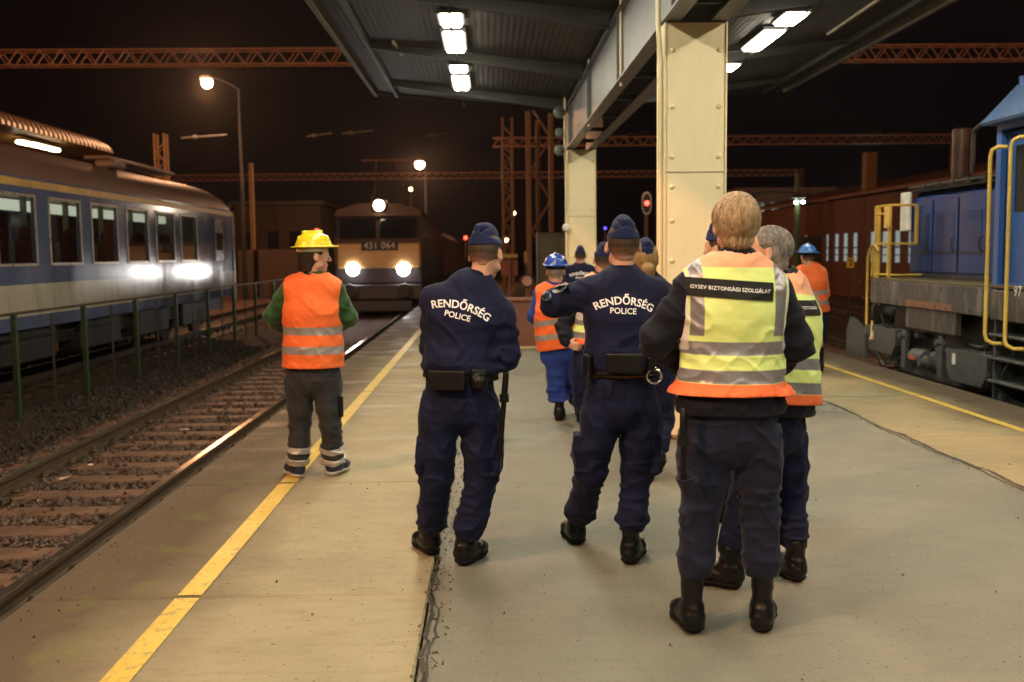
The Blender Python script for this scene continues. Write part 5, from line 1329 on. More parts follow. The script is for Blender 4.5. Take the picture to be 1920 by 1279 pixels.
def make_person(S):
    """S: joints in metres (world); torso axes; clothes. Every garment is a child of the person's Empty."""
    J = {k: np.array(v, float) for k, v in S['j'].items()}
    base = V3(S['base'][0], S['base'][1], 0)
    for k in J: J[k] = J[k]-base
    root = empty('person', tuple(base), S['label'], 'person', S.get('group'))
    h = S.get('h', .008); rt = nrm(S['right']); sr = nrm(S.get('sright', S['right']))
    wr_seed = S.get('seed', 1)*3.7
    pel, che, nec = J['pelvis'], J['chest'], J['neck']          # hips centre, chest centre, base of the neck
    shl, shr = J['shl'], J['shr']; b_ = S.get('build', 1.0)
    H = head_frame(J['head'], S.get('hyaw', 0), S.get('hpitch', 0), S.get('hroll', 0)); hs = S.get('hs', 1.0)
    allp = np.array([J[k] for k in J]); lo, hi = allp.min(0)-.30, allp.max(0)+.30; lo[2] = -.03
    ue, ur = (shl-J['ell']), (J['ell']-J['wrl'])
    # --- body: one continuous skin surface
    F = Field(np.array([lo[0]+.05, lo[1]+.05, -.02]), np.array([hi[0]-.05, hi[1]-.05, hi[2]-.12]), min(h, .008) if S.get('near', True) else .010)
    build_head(F, H)
    F.seg(nec-V3(0, 0, .04), H['c']+H['f']*-.02-H['u']*.055, .060, .055, H['r'], .03, ea=.058, eb=.055)
    F.seg(pel, che, .13, .14, rt, .04, ea=.09, eb=.10); F.seg(che, nec-V3(0, 0, .02), .14, .06, sr, .04, ea=.10, eb=.06)
    for s_, a in (('l', -1), ('r', 1)):
        F.chain([J['sh'+s_], J['el'+s_], J['wr'+s_]], [.045, .036, .026], k=.02)
        F.chain([J['hp'+s_], J['kn'+s_], J['an'+s_]], [.075, .048, .038], k=.03)
        F.seg(J['an'+s_]-V3(0, 0, .02), J['an'+s_]*.6+J['to'+s_]*.4-V3(0, 0, .025), .030, .022, k=.02)
        hd = nrm(S.get('hd'+s_, J['wr'+s_]-J['el'+s_])); hand(F, J['wr'+s_], hd, S.get('hn'+s_, (0, 0, -1)), -a if S.get('hflip') else a, S.get('curl', .5))
    fmesh(F, 'body', M['skin'], root, 1)
    # --- eyes
    if S.get('face'):
        for s_ in (-1, 1):
            b = MB(); c0_ = H['c']+H['r']*.031*s_+H['f']*.0865+H['u']*.009
            b.lathe([(0.0001, -.0095), (.006, -.0075), (.0095, 0), (.006, .0075), (.0001, .0095)], tuple(c0_), 'z', 12); eo = b.build('eye', M['eye'], root)
            b = MB(); b.lathe([(0.0001, -.004), (.0035, -.003), (.0045, 0), (.0035, .003), (.0001, .004)], tuple(c0_+H['f']*.0065), 'z', 10); b.build('iris', M['iris'], eo)
    # --- trousers
    jb = S.get('jb', {})
    lw = S.get('legw', (.105, .082, .072, .080)); ph = S.get('hipw', .175)
    F = Field(np.minimum.reduce([J['hpl'], J['hpr'], J['anl'], J['anr'], J['knl'], J['knr']])-V3(.2, .2, .12), np.maximum.reduce([J['hpl'], J['hpr'], J['knl'], J['knr']])+V3(.22, .22, .2), h)
    F.seg(pel+V3(0, 0, -.03), pel+V3(0, 0, .13), ph, ph*.92, rt, .04, ea=ph*.70, eb=ph*.66)
    for s_ in 'lr':
        hp, kn, an = J['hp'+s_], J['kn'+s_], J['an'+s_]
        cuff = an+nrm(kn-an)*S.get('cuff', .03)
        calf = kn*.45+an*.55; bulge = cuff+nrm(kn-an)*.07
        ax_ = nrm(kn-an); F.chain([hp, hp*.5+kn*.5, kn, calf, bulge, cuff-ax_*.02], [lw[0], lw[0]*.93, lw[1], lw[2]*1.05, lw[3], lw[3]*.72], rt, .022, es=[lw[0]*1.02, lw[0]*1.0, lw[1]*1.04, lw[2]*1.1, lw[3]*1.08, lw[3]*.78])
        if S.get('cargo'):
            side_ = -1 if s_ == 'l' else 1; cpt = hp*.38+kn*.62+rt*side_*lw[0]*.86; F.box(cpt, (.022, .075, .095), np.stack([rt, np.cross(V3(0, 0, 1), rt), V3(0, 0, 1)]), .012, .012)
        F.ball(hp-np.cross(rt, V3(0, 0, 1))*-.03*-1, (.10, .10, .11), k=.05)
    def wr_leg(G):
        z = G[:, 2]
        a = vnoise(G*np.array([7, 7, 21])+wr_seed); c2 = vnoise(G*np.array([11, 11, 34])+wr_seed*2+9)
        low = np.clip((.42-z)/.25, 0, 1); kn_ = np.exp(-((z-J['knl'][2])/.12)**2)
        diag = vnoise(np.stack([G[:, 0]*9+z*9, G[:, 1]*8, z*5-np.abs(G[:, 0])*12], 1)+wr_seed)
        am = S.get('wrk', 1.0)
        rg = (1-np.minimum(1, np.abs(a)*1.9))**2.2; rg2 = (1-np.minimum(1, np.abs(c2)*1.9))**2; rd_ = (1-np.minimum(1, np.abs(diag)*2.2))**2.5
        return -am*((.004+.013*low+.010*kn_)*(rg-.35)+.008*low*(rg2-.35)+.013*(rd_-.25)*np.clip((z-.35)/.2, 0, 1))
    F.displace(wr_leg)
    for s_ in 'lr':
        kn, an = J['kn'+s_], J['an'+s_]; ax_ = nrm(kn-an); cuff = an+ax_*S.get('cuff', .03); sd_ = nrm(np.cross(ax_, V3(0, 1, 0))); F.box(cuff-ax_*.12, (.10, .10, .12), np.stack([sd_, np.cross(ax_, sd_), ax_]), .004, 0, 's')
    trs = fmesh(F, 'trousers', S['trousers'], root, 1, attrs=dict(uu=lambda V: (V-pel)@rt, vv=lambda V: V[:, 2]-pel[2]+.01, bk=lambda V: (V-pel)@np.cross(V3(0, 0, 1), rt)))
    if S.get('ankle_tape'):
        for s_ in 'lr':
            an, kn = J['an'+s_], J['kn'+s_]; ax = nrm(kn-an)
            for dz in (.005, .095):
                F = Field(an-V3(.16, .16, .1), an+V3(.16, .16, .40), .006)
                cuff = an+ax*(S.get('cuff', .03)-.02); bulge = cuff+ax*.07; calf = kn*.45+an*.55
                F.chain([calf, bulge, cuff], [lw[2]*1.05+.008, lw[3]+.010, lw[3]*.72+.012], rt, .035, es=[lw[2]*1.1+.008, lw[3]*1.08+.010, lw[3]*.78+.012])
                F.displace(wr_leg); F.half(an+ax*(dz+.03), ax); F.half(an+ax*(dz-.018), -ax); fmesh(F, 'reflective_tape', M['reflect'], trs, 0)
    # --- boots
    for s_ in 'lr':
        an, to = J['an'+s_], J['to'+s_]; fd = nrm(to-an); lift = S.get('lift'+s_, 0); pit = S.get('pit'+s_, 0.0)
        fh = nrm(V3(fd[0], fd[1], 0)); sid = np.cross(fh, V3(0, 0, 1))
        fdir = nrm(fh*math.cos(pit)-V3(0, 0, 1)*math.sin(pit)); up = np.cross(sid, fdir)
        if up[2] < 0: up = -up
        ln = S.get('foot', .285); heel = an-fdir*.075-up*(an[2]-lift if not pit else .095)
        if not pit: heel[2] = lift
        P = lambda y, z, x=0: heel+fdir*y+up*z+sid*x
        hh = .0055 if h < .009 else .008
        Fb = Field(np.minimum(an, P(ln, 0))-V3(.16, .16, .14), np.maximum(an, P(ln, 0))+V3(.16, .16, .22), hh)
        k_ = .02
        Fb.seg(P(.053, .060), P(.11, .064), .047, .046, sid, k_, ea=.044, eb=.042); Fb.seg(P(.10, .068), P(.19, .060), .045, .051, sid, .03, ea=.050, eb=.042)
        Fb.seg(P(.19, .056), P(ln-.050, .054), .0535, .048, sid, .02, ea=.038, eb=.036)
        if not S.get('shoe'):
            top_ = an+up*(S.get('cuff', .03)+.03); Fb.seg(P(.066, .08), an, .044, .041, sid, .03, ea=.052, eb=.050); Fb.seg(an, top_, .041, .050, sid, .02, ea=.050, eb=.054)
            for q_ in (.0, .045, .09): Fb.seg(an+fdir*(.052-q_*.1)+up*(q_-.01)-sid*.02, an+fdir*(.052-q_*.1)+up*(q_-.01)+sid*.02, .005, .005, up, .004)
        else: Fb.seg(P(.066, .08), P(.070, .105), .041, .043, sid, .02, ea=.052, eb=.050)
        pl_ = P(0, .022)
        Fb.half(pl_, -up)
        wrn = lambda G: .0025*vnoise(G*np.array([38, 38, 60])+wr_seed)-.0035*np.exp(-(((G-an)@up-.0)/.012)**2)
        Fb.displace(wrn)
        bo = fmesh(Fb, 'boot' if not S.get('shoe') else 'shoe', S.get('bootmat', M['leather']), root, 1)
        Fs_ = Field(np.minimum(an, P(ln, 0))-V3(.14, .14, .14), np.maximum(an, P(ln, 0))+V3(.14, .14, .10), .005)
        Fs_.seg(P(.052, .035), P(.10, .035), .049, .045, sid, .01, ea=.034, eb=.034); Fs_.seg(P(.10, .035), P(.20, .035), .044, .054, sid, .02, ea=.034, eb=.034); Fs_.seg(P(.20, .035), P(ln-.050, .035), .054, .049, sid, .02, ea=.034, eb=.034)
        Fs_.half(P(0, .034), up); Fs_.half(P(0, .002), -up); Fs_.box(P(.118, .0), (.05, .018, .012), np.stack([sid, fdir, up]), .004, .0, 's')
        fmesh(Fs_, 'sole', S.get('solemat', M['sole']), bo, 0)
    # --- jacket
    js = S.get('jacket', {}); sw = js.get('sleeve', (.075, .062, .050)); wv = js.get('w', (.175, .185, .20, .15)); dv = js.get('d', (.125, .130, .125, .085))
    hem = js.get('hem', .06)
    F = Field(np.minimum.reduce([pel-V3(.3, .26, .12), J['ell']-.16, J['elr']-.16, J['wrl']-.14, J['wrr']-.14]), np.maximum.reduce([nec+V3(.25, .25, .15), J['ell']+.16, J['elr']+.16, J['wrl']+.14, J['wrr']+.14]), h)
    up_ = nrm(che-pel); up2 = nrm(nec-che)
    wa = pel*.55+che*.45; hemp = pel+up_*hem
    F.seg(hemp, wa, wv[0], wv[1]*.97, rt, .03, ea=dv[0], eb=dv[1]); F.seg(wa, che+up2*.03, wv[1]*.97, wv[2]*.98, nrm(rt+sr), .04, ea=dv[1], eb=dv[2])
    F.seg(che+up2*.02, nec-up2*.045, wv[2]*.95, wv[3], sr, .06, ea=dv[2]*.98, eb=dv[3])
    F.seg(nec-up2*.05, nec+up2*.02, .10, .072, sr, .05, ea=.075, eb=.066)
    for s_ in 'lr':
        sh, el, wr = J['sh'+s_], J['el'+s_], J['wr'+s_]
        F.seg(nec*.45+sh*.55-up2*.03, sh, sw[0]*.98, sw[0], V3(0, 1, 0), .06, ea=sw[0]*.95, eb=sw[0])
        F.chain([sh, sh*.5+el*.5, el, el*.45+wr*.55, wr-nrm(wr-el)*.012], [sw[0], sw[0]*.94, sw[1], sw[1]*.88, sw[2]], V3(0, 1, 0), .035)
    def wr_jack(G):
        a = vnoise(np.stack([G[:, 0]*9+G[:, 2]*8, G[:, 1]*6, G[:, 2]*6.5-G[:, 0]*4], 1)+wr_seed)
        c2 = vnoise(np.stack([G[:, 0]*15-G[:, 2]*10, G[:, 1]*12, G[:, 2]*22], 1)+wr_seed+5)
        am = js.get('wr', 1.0); out = .010*((1-np.minimum(1, np.abs(a)*2.0))**2.5-.3)+.006*((1-np.minimum(1, np.abs(c2)*2.2))**2-.3)*np.clip((nec[2]-.22-G[:, 2])/.15, .25, 1)
        for s_ in 'lr':                                     # rings of folds round the elbows
            el = J['el'+s_]; d = np.linalg.norm(G-el, axis=1); ax = nrm(J['wr'+s_]-J['sh'+s_]); t_ = (G-el)@ax
            out = out+np.exp(-(d/.15)**2)*.006*np.sin(t_*95+3*a)
        wz = (G-hemp)@up_; out = out+np.exp(-((wz-.05)/.09)**2)*.006*vnoise(np.stack([G[:, 0]*26, G[:, 1]*26, G[:, 2]*9], 1)+wr_seed)
        return -am*out
    F.displace(wr_jack)
    F.half(hemp-up_*js.get('drop', .03), -up_)
    F.seg(nec+up2*.035-V3(0, 0, 0), H['c'], .056, .058, H['r'], .0, 's', ea=.054, eb=.058)
    ut_ = nrm(np.cross(sr, V3(0, 1, 0))); ut_ = ut_ if ut_[2] > 0 else -ut_
    jk = fmesh(F, S.get('top_name', 'jacket'), S['top'], root, 1, attrs=dict(uu=lambda V: (V-che)@sr, vv=lambda V: (V-che)@ut_, bk=lambda V: (V-che)@np.cross(V3(0, 0, 1), rt)))
    # --- collar
    if js.get('collar', True):
        F = Field(nec-.16, nec+.18, .006); cu = nrm(H['c']-nec+V3(0, -.01, 0))
        F.seg(nec-up2*.01, nec+cu*.048, .082, .069, sr, .0, ea=.076, eb=.068); F.half(nec+cu*.052, cu); F.half(nec-up2*.03, -up2)
        F.seg(nec-cu*.05, nec+cu*.14, .068, .058, sr, .0, 's', ea=.062, eb=.056); F.displace(lambda G: .0018*vnoise(G*30+wr_seed))
        fmesh(F, 'collar', S.get('collar_mat', S['top']), jk, 1)
    # --- vest over the jacket
    if S.get('vest'):
        vs = S['vest']; g = vs.get('grow', .014)
        F = Field(pel-V3(.32, .28, .12), nec+V3(.30, .28, .16), h*.85)
        hm = pel+up_*vs.get('hem', .08)
        F.seg(hm, wa, wv[0]+g+vs.get('flare', .01), wv[1]*.97+g, rt, .03, ea=dv[0]+g+vs.get('flare', .01), eb=dv[1]+g); F.seg(wa, che+up2*.03, wv[1]*.97+g, wv[2]*.98+g, nrm(rt+sr), .04, ea=dv[1]+g, eb=dv[2]+g)
        F.seg(che+up2*.02, nec-up2*.045, wv[2]*.95+g, wv[3]+g, sr, .06, ea=dv[2]*.98+g, eb=dv[3]+g)
        F.seg(nec-up2*.05, nec+up2*.02, .10+g, .072+g*.3, sr, .05, ea=.075+g, eb=.066+g*.3)
        for s_ in 'lr':
            sh = J['sh'+s_]; F.seg(nec*.45+sh*.55-up2*.03, sh-(sh-nec)*.05, sw[0]*.98+g, sw[0]*.9+g, V3(0, 1, 0), .06, ea=sw[0]*.95+g, eb=sw[0]*.9+g)
        a2 = wr_jack
        F.displace(lambda G: .75*a2(G))
        F.half(hm-up_*.0, -up_)
        F.seg(nec+up2*.02-V3(0, 0, .0), H['c'], .088, .11, sr, .0, 's', ea=.080, eb=.10)
        for s_, sg in (('l', -1), ('r', 1)):                 # armholes
            sh = J['sh'+s_]; c0_ = sh+sr*sg*vs.get('arm_out', .125)
            F.seg(c0_+up2*.10, c0_-up2*.17, .072, .085, sr, .01, 's', ea=.22, eb=.22)
        def uu(V): return (V-hm)@rt*1.0
        def vv(V): return (V-hm)@up_
        def rim(V):
            r_ = np.zeros(len(V))
            for s_, sg in (('l', -1), ('r', 1)):
                sh = J['sh'+s_]; c0_ = sh+sr*sg*vs.get('arm_out', .125); W = V-c0_; t_ = np.clip(W@up2, -.17, .10); w1 = .072+.013*(.10-t_)/.27
                dd = np.abs((W)@sr)/w1; tt = np.abs((W@up2)-t_); r_ = np.maximum(r_, ((dd < 1.17) & (tt < .075)).astype(float))
            return r_
        vo = fmesh(F, 'vest', vs['mat'], root, 1, attrs=dict(uu=uu, vv=vv, rim=rim, bk=lambda V: V[:, 1]))
        S['_vest'] = vo
    # --- belt
    if S.get('belt'):
        F = Field(pel-V3(.26, .24, .02), pel+V3(.26, .24, .30), .006); bc = pel+up_*S['belt']; g = .012
        F.seg(pel+up_*.0, wa, wv[0]+g*.4, wv[1]*.97-.004, rt, .03, ea=dv[0]+g*.5, eb=dv[1]-.002)
        F.half(bc+up_*.028, up_); F.half(bc-up_*.028, -up_)
        S['_belt'] = fmesh(F, 'belt', M['nylon'], root, 0); S['_bc'] = bc
    # --- hair and headgear
    c, r, f, u = H['c'], H['r'], H['f'], H['u']; B = np.stack([r, f, u]); P = lambda x, y, z: c+r*x+f*y+u*z
    hr = S.get('hair', {}); t_ = hr.get('t', .004)
    F = Field(c-.20, c+.20, .0045 if h < .009 else .007)
    F.ball(P(0, -.014, .032), (.076+t_, .095+t_, .088+t_*1.1), B, .0)
    F.seg(P(0, -.035, .0), P(0, -.045, -.055 if not hr.get('long') else -.09), .067+t_, .048+t_, r, .02, ea=.063+t_, eb=.036+t_)
    # hairline: forehead and face free, ears free, neck line
    F.half(P(0, hr.get('front', .055), .055), nrm(f*.9-u*.44)) if not hr.get('long') else F.half(P(0, .045, .05), nrm(f*.95-u*.3))
    F.half(P(0, 0, hr.get('nape', -.052)), nrm(-u*.95+f*.35))
    F.seg(P(-.11, .055, -.03), P(.11, .055, -.03), .050, .050, f, .0, 's'); 
    for s_ in (-1, 1): F.ball(P(s_*.090, .006, -.014), (.024, .031, .043), B, .0, 's')
    am = hr.get('rough', .0012)
    def hd(G):
        W = (G-c)@B.T; th_ = np.arctan2(W[:, 0], -(W[:, 1]+.03)); rr_ = np.sqrt(W[:, 0]**2+(W[:, 1]+.04)**2)
        return am*(vnoise(np.stack([th_*9, rr_*12, W[:, 2]*14], 1)+wr_seed)+.8*vnoise(np.stack([th_*22, rr_*16, W[:, 2]*16], 1)+3))
    F.displace(hd)
    if not hr.get('long') and not hr.get('strands'): F.displace(lambda G: np.clip((-.018-((G-c)@u))/.03, 0, 1)*(.0062+.003*vnoise(G*60)))
    ho = fmesh(F, 'hair', hr.get('mat', M['hair_brown']), root, 1, attrs=dict(fade=lambda V: np.zeros(len(V)) if hr.get('long') else np.clip((.002-((V-c)@u))/.050, 0, 1)))
    if hr.get('strands'):
        strands('hair_strands', H, hr['mat'], ho, hr['strands'], hr.get('len', .05), 3, hr.get('region', lambda v: (v[1] < .25 and v[2] > -.55) or v[2] > .45), lift=t_-.002, rad=hr.get('rad', .0011))
    if S.get('cap'):
        co = V3(0, 0, 0); tl = S.get('captilt', .12)
        u2 = nrm(u-f*tl*-1*.0+f*(-.10)); f2 = np.cross(u2, r)
        f2 = nrm(f2 if np.dot(f2, f) > 0 else -f2); B2 = np.stack([r, f2, u2]); q0 = P(0, -.012, S.get('capz', .062))
        Q_ = lambda x, y, z: q0+r*x+f2*y+u2*z
        F = Field(c-V3(.16, .16, .05), c+V3(.16, .16, .26), .0045 if h < .009 else .007)
        F.seg(Q_(0, 0, -.03), Q_(0, .0, .028), .081, .060, r, .0, ea=.103, eb=.100); F.seg(Q_(0, -.080, .072), Q_(0, .075, .076), .010, .010, r, .055)
        F.half(Q_(0, 0, -.016), -u2)
        def capf(G):
            W = (G-q0)@B2.T; x, z = W[:, 0], W[:, 2]; back = np.clip(-W[:, 1]/.06, 0, 1)
            v_ = np.abs(np.abs(x)-.55*np.clip(z-.012, 0, .2)-.004); fold = -np.exp(-(v_/.007)**2)*.010*np.clip((z-.01)/.03, 0, 1)
            return -fold*back+.003*vnoise(W*22+wr_seed)+.008*np.exp(-(x/.006)**2)*np.clip((z-.02)/.04, 0, 1)*back
        F.displace(capf); cpo = fmesh(F, 'cap', M['navy_cap'], root, 1)
        F = Field(c-V3(.16, .16, .05), c+V3(.16, .16, .26), .0045 if h < .009 else .007)
        F.seg(Q_(0, 0, -.03), Q_(0, .0, .028), .0880, .0675, r, .0, ea=.110, eb=.107); F.half(Q_(0, 0, -.017), -u2); F.half(Q_(.0, 0, .050), nrm(u2+r*.55)); F.half(Q_(.0, 0, .050), nrm(u2-r*.55))
        fmesh(F, 'cap_flap', M['navy_cap'], cpo, 1)
    if S.get('helmet'):
        u2 = nrm(u-f*.06); f2 = np.cross(u2, r); f2 = f2 if np.dot(f2, f) > 0 else -f2; B2 = np.stack([r, f2, u2]); q0 = P(0, -.008, .058)
        Q_ = lambda x, y, z: q0+r*x+f2*y+u2*z
        F = Field(c-V3(.20, .20, .02), c+V3(.20, .20, .26), .005 if h < .0105 else .007)
        F.ball(Q_(0, 0, .0), (.112, .132, .118), B2, .0); F.seg(Q_(0, -.10, .075), Q_(0, .10, .075), .010, .010, r, .02); 
        F.seg(Q_(0, -.07, .113), Q_(0, .06, .117), .011, .011, r, .012)
        F.half(Q_(0, 0, .004), -u2)
        F.box(Q_(0, .0, .010), (.117, .139, .005), B2, .004, .006); F.ball(Q_(0, .115, .010), (.075, .065, .007), B2, .008); 
        he = fmesh(F, 'helmet', S['helmet'], root, 1)
        F = Field(c-V3(.2, .2, .05), c+V3(.2, .2, .2), .005); F.seg(Q_(0, -.01, -.016), Q_(0, -.01, .004), .092, .092, r, .0, ea=.112, eb=.112); F.half(Q_(0, 0, -.026), -u2); F.half(Q_(0, 0, .0), u2)
        fmesh(F, 'helmet_band', S.get('bandmat', M['sole']), he, 0)
    S.update(_root=root, _H=H, _J=J, _up=up_, _up2=up2, _hem=hemp, _jk=jk, _base=base, _wa=wa, _dv=dv, _wv=wv, _trs=trs)
    return S

from mathutils.bvhtree import BVHTree
def bvh(o):
    me = o.data; return BVHTree.FromPolygons([v.co[:] for v in me.vertices], [p.vertices[:] for p in me.polygons])
def stick_text(S, target, name, s_, size, centre, right, up, mat_, off=.003, arc=None, bold=.012, spacing=1.0, tree=None):
    """print lettering onto a garment: every point of the text is laid on the cloth, looking along -look"""
    import bmesh
    me = text_verts(s_, size, bold, spacing); bm = bmesh.new(); bm.from_mesh(me); bmesh.ops.triangulate(bm, faces=bm.faces)
    for _ in range(3):
        e = [x for x in bm.edges if x.calc_length() > .012]
        if not e: break
        bmesh.ops.subdivide_edges(bm, edges=e, cuts=1)
        bmesh.ops.triangulate(bm, faces=bm.faces)
    tree = tree or bvh(target); r_, u_ = Vector(right).normalized(), Vector(up).normalized(); nrm_ = r_.cross(u_); c0_ = Vector(centre)
    for v in bm.verts:
        x, y = v.co.x, v.co.y
        if arc: a = x/arc; x, y = (arc+y)*math.sin(a), (arc+y)*math.cos(a)-arc
        p = c0_+r_*x+u_*y; hit = tree.ray_cast(p+nrm_*.6, -nrm_)
        v.co = (hit[0]+nrm_*off) if hit[0] is not None else p
    bm.to_mesh(me); bm.free(); me.materials.clear(); me.materials.append(mat_)
    me.polygons.foreach_set('use_smooth', [False]*len(me.polygons))
    return link(name, me, target if target.parent else None)
def patch(S, target, name, w_, h_, centre, right, up, mat_, off=.002, tree=None, thick=.002, rnd=None):
    """sewn-on cloth patch that follows the garment"""
    tree = tree or bvh(target); r_, u_ = Vector(right).normalized(), Vector(up).normalized(); nn = r_.cross(u_); c0_ = Vector(centre)
    nx, ny = max(2, int(w_/.008)), max(2, int(h_/.008)); V = []; prev = None
    for j in range(ny+1):
        for i in range(nx+1):
            a, b2 = (i/nx-.5), (j/ny-.5)
            if rnd: k = math.sqrt(max(0, 1-(2*b2)**2)) if rnd == 'round' else 1; a *= k
            p = c0_+r_*a*w_+u_*b2*h_; hit = tree.ray_cast(p+nn*.6, -nn)
            V.append(hit[0]+nn*off if hit[0] is not None else p)
    n = len(V); V2 = V+[v-nn*(thick+.006) for v in V]; W = nx+1
    Fq = [(j*W+i, j*W+i+1, (j+1)*W+i+1, (j+1)*W+i) for j in range(ny) for i in range(nx)]
    Fe = []
    for i in range(nx): Fe += [(i, n+i, n+i+1, i+1), (ny*W+i+1, n+ny*W+i+1, n+ny*W+i, ny*W+i)]
    for j in range(ny): Fe += [((j+1)*W, n+(j+1)*W, n+j*W, j*W), (j*W+nx, n+j*W+nx, n+(j+1)*W+nx, (j+1)*W+nx)]
    b = MB(); b.add(V2, Fq+Fe, True)
    return b.build(name, mat_, target)
# ------------------------------------------------------------------ the people, joint by joint
def joints(Y0, d):
    out = {}
    for k, v in d.items(): out[k] = np.array(at(v[0], v[1], Y0+(v[2] if len(v) > 2 else 0)))
    return out
def feet(j, s_, heel, toe, lift=0.0, anz=.11):
    a, b = np.array(gz(*heel)), np.array(gz(*toe)); d = nrm(V3(b[0]-a[0], b[1]-a[1], 0))
    j['an'+s_] = a+d*.075+V3(0, 0, anz); j['to'+s_] = a+d*.25+V3(0, 0, .04)
def base_of(j): return ((j['anl'][0]+j['anr'][0])/2, (j['anl'][1]+j['anr'][1])/2)
tilt = lambda deg, yaw=0: (math.cos(R(yaw))*math.cos(R(deg)), math.sin(R(yaw))*math.cos(R(deg)), -math.sin(R(deg)))
BW = dict(label='police officers in navy uniform and side caps')

# --- blond guard, nearest to the viewer
Y = 4.06
j = joints(Y, dict(pelvis=(1368, 802), chest=(1373, 592), neck=(1379, 492), head=(1379, 424, .01), shl=(1299, 541), shr=(1450, 545), ell=(1230, 640, .03), elr=(1493, 645, .03),
    wrl=(1300, 700, .27), wrr=(1440, 700, .27), hpl=(1321, 835), hpr=(1420, 835), knl=(1312, 955, .02), knr=(1424, 955, .02)))
feet(j, 'l', (1308, 1196), (1268, 1150)); feet(j, 'r', (1426, 1194), (1436, 1140))
D = make_person(dict(j=j, base=base_of(j), right=tilt(1), sright=tilt(1), label='blond guard nearest the viewer, in a yellow hi-vis vest with a black back label',
    h=.0075, seed=1, trousers=M['navy_slate'], top=M['navy_dark'], legw=(.103, .084, .070, .074), hipw=.200, cuff=.13, wrk=1.0, hdl=(.9, .3, -.1), hdr=(-.9, .3, -.1),
    jacket=dict(w=(.235, .200, .205, .15), d=(.16, .14, .13, .09), sleeve=(.074, .066, .052), hem=.105, drop=.04, wr=1.1),
    vest=dict(mat=M['vest_yellow'], hem=.150, grow=.016, flare=.016), hair=dict(mat=M['hair_blond'], t=.015, rough=.006, nape=-.078, strands=2600, len=.055, rad=.0015)))
# --- officer leaning, by the left edge
Y = 5.0
j = joints(Y, dict(pelvis=(862, 748), chest=(868, 606), neck=(893, 528), head=(911, 478, .02), shl=(820, 562), shr=(938, 594), ell=(812, 650, .10), elr=(948, 668, .0),
    wrl=(850, 690, .27), wrr=(915, 712, .22), hpl=(824, 780), hpr=(900, 780), knl=(817, 900, .03), knr=(904, 895, .03)))
feet(j, 'l', (817, 1046), (776, 1016)); feet(j, 'r', (858, 1066), (912, 1036))
Bp = make_person(dict(j=j, base=base_of(j), right=tilt(3, -4), sright=tilt(15, -6), label='police officer nearest the left track, leaning, with a baton at his right hip', group=BW['label'],
    h=.0085, seed=2, trousers=M['navy_tr'], top=M['navy'], legw=(.098, .082, .074, .076), hipw=.185, cargo=True, cap=True, belt=.135, cuff=.03, wrk=1.0, hyaw=-.42, hpitch=-.16, hroll=.02,
    jacket=dict(w=(.200, .196, .190, .14), d=(.135, .14, .13, .09), sleeve=(.076, .068, .055), hem=.17, drop=.03, wr=1.1), hair=dict(mat=M['hair_brown'], t=.003, rough=.001, nape=-.042)))
# --- officer raising his left arm
Y = 5.0
j = joints(Y, dict(pelvis=(1165, 750), chest=(1166, 604), neck=(1168, 516), head=(1168, 463, .01), shl=(1108, 547), shr=(1229, 549), ell=(1041, 569, .06), elr=(1248, 650, .0),
    wrl=(1125, 545, .32), wrr=(1205, 712, .26), hpl=(1127, 780), hpr=(1203, 780), knl=(1108, 885, .02), knr=(1192, 890, .05)))
feet(j, 'l', (1088, 1026), (1052, 990)); feet(j, 'r', (1176, 1064), (1204, 1028))
Cp = make_person(dict(j=j, base=base_of(j), right=tilt(0), sright=tilt(2), label='police officer in the middle with his left elbow raised sideways and handcuffs on his belt', group=BW['label'],
    h=.0085, seed=3, trousers=M['navy_tr'], top=M['navy'], legw=(.100, .080, .070, .080), hipw=.188, cuff=.055, hdr=(-.8, .5, -.2), cargo=True, cap=True, belt=.165, wrk=1.1, hpitch=-.03,
    jacket=dict(w=(.196, .188, .190, .14), d=(.14, .14, .13, .09), sleeve=(.074, .070, .052), hem=.195, drop=.03), hair=dict(mat=M['hair_brown'], t=.005, rough=.001)))
# --- grey haired guard turned to the left
Y = 4.68
j = joints(Y, dict(pelvis=(1455, 800), chest=(1468, 618, .03), neck=(1466, 528, .02), head=(1441, 475, .0), shl=(1416, 565, -.12), shr=(1502, 572, .14), ell=(1395, 660, -.02), elr=(1508, 650, .22),
    wrl=(1380, 690, .20), wrr=(1440, 690, .30), hpl=(1425, 830, -.06), hpr=(1474, 830, .06), knl=(1395, 930, -.06), knr=(1482, 925, .06)))
feet(j, 'l', (1398, 1108), (1330, 1096)); feet(j, 'r', (1504, 1098), (1462, 1070))
Ep = make_person(dict(j=j, base=base_of(j), right=tilt(0, 45), sright=tilt(0, 48), label='grey haired guard in a hi-vis vest, facing left, half hidden behind the blond guard',
    h=.0085, seed=4, face=True, trousers=M['navy_tr'], top=M['navy_dark'], legw=(.095, .074, .064, .068), hipw=.175, cuff=.05, wrk=1.0, hyaw=1.18, hpitch=-.12,
    jacket=dict(w=(.205, .195, .20, .15), d=(.165, .165, .15, .10), hem=.09, sleeve=(.07, .062, .05)), vest=dict(mat=M['vest_yellow'], hem=.12, grow=.014, flare=.014),
    hair=dict(mat=M['hair_grey'], t=.006, rough=.0035, nape=-.066, front=.030, strands=1500, len=.024, rad=.0009, region=lambda v: v[1] < .30 and v[2] > -.45 and (v[2] > .1 or v[1] < -.12))))
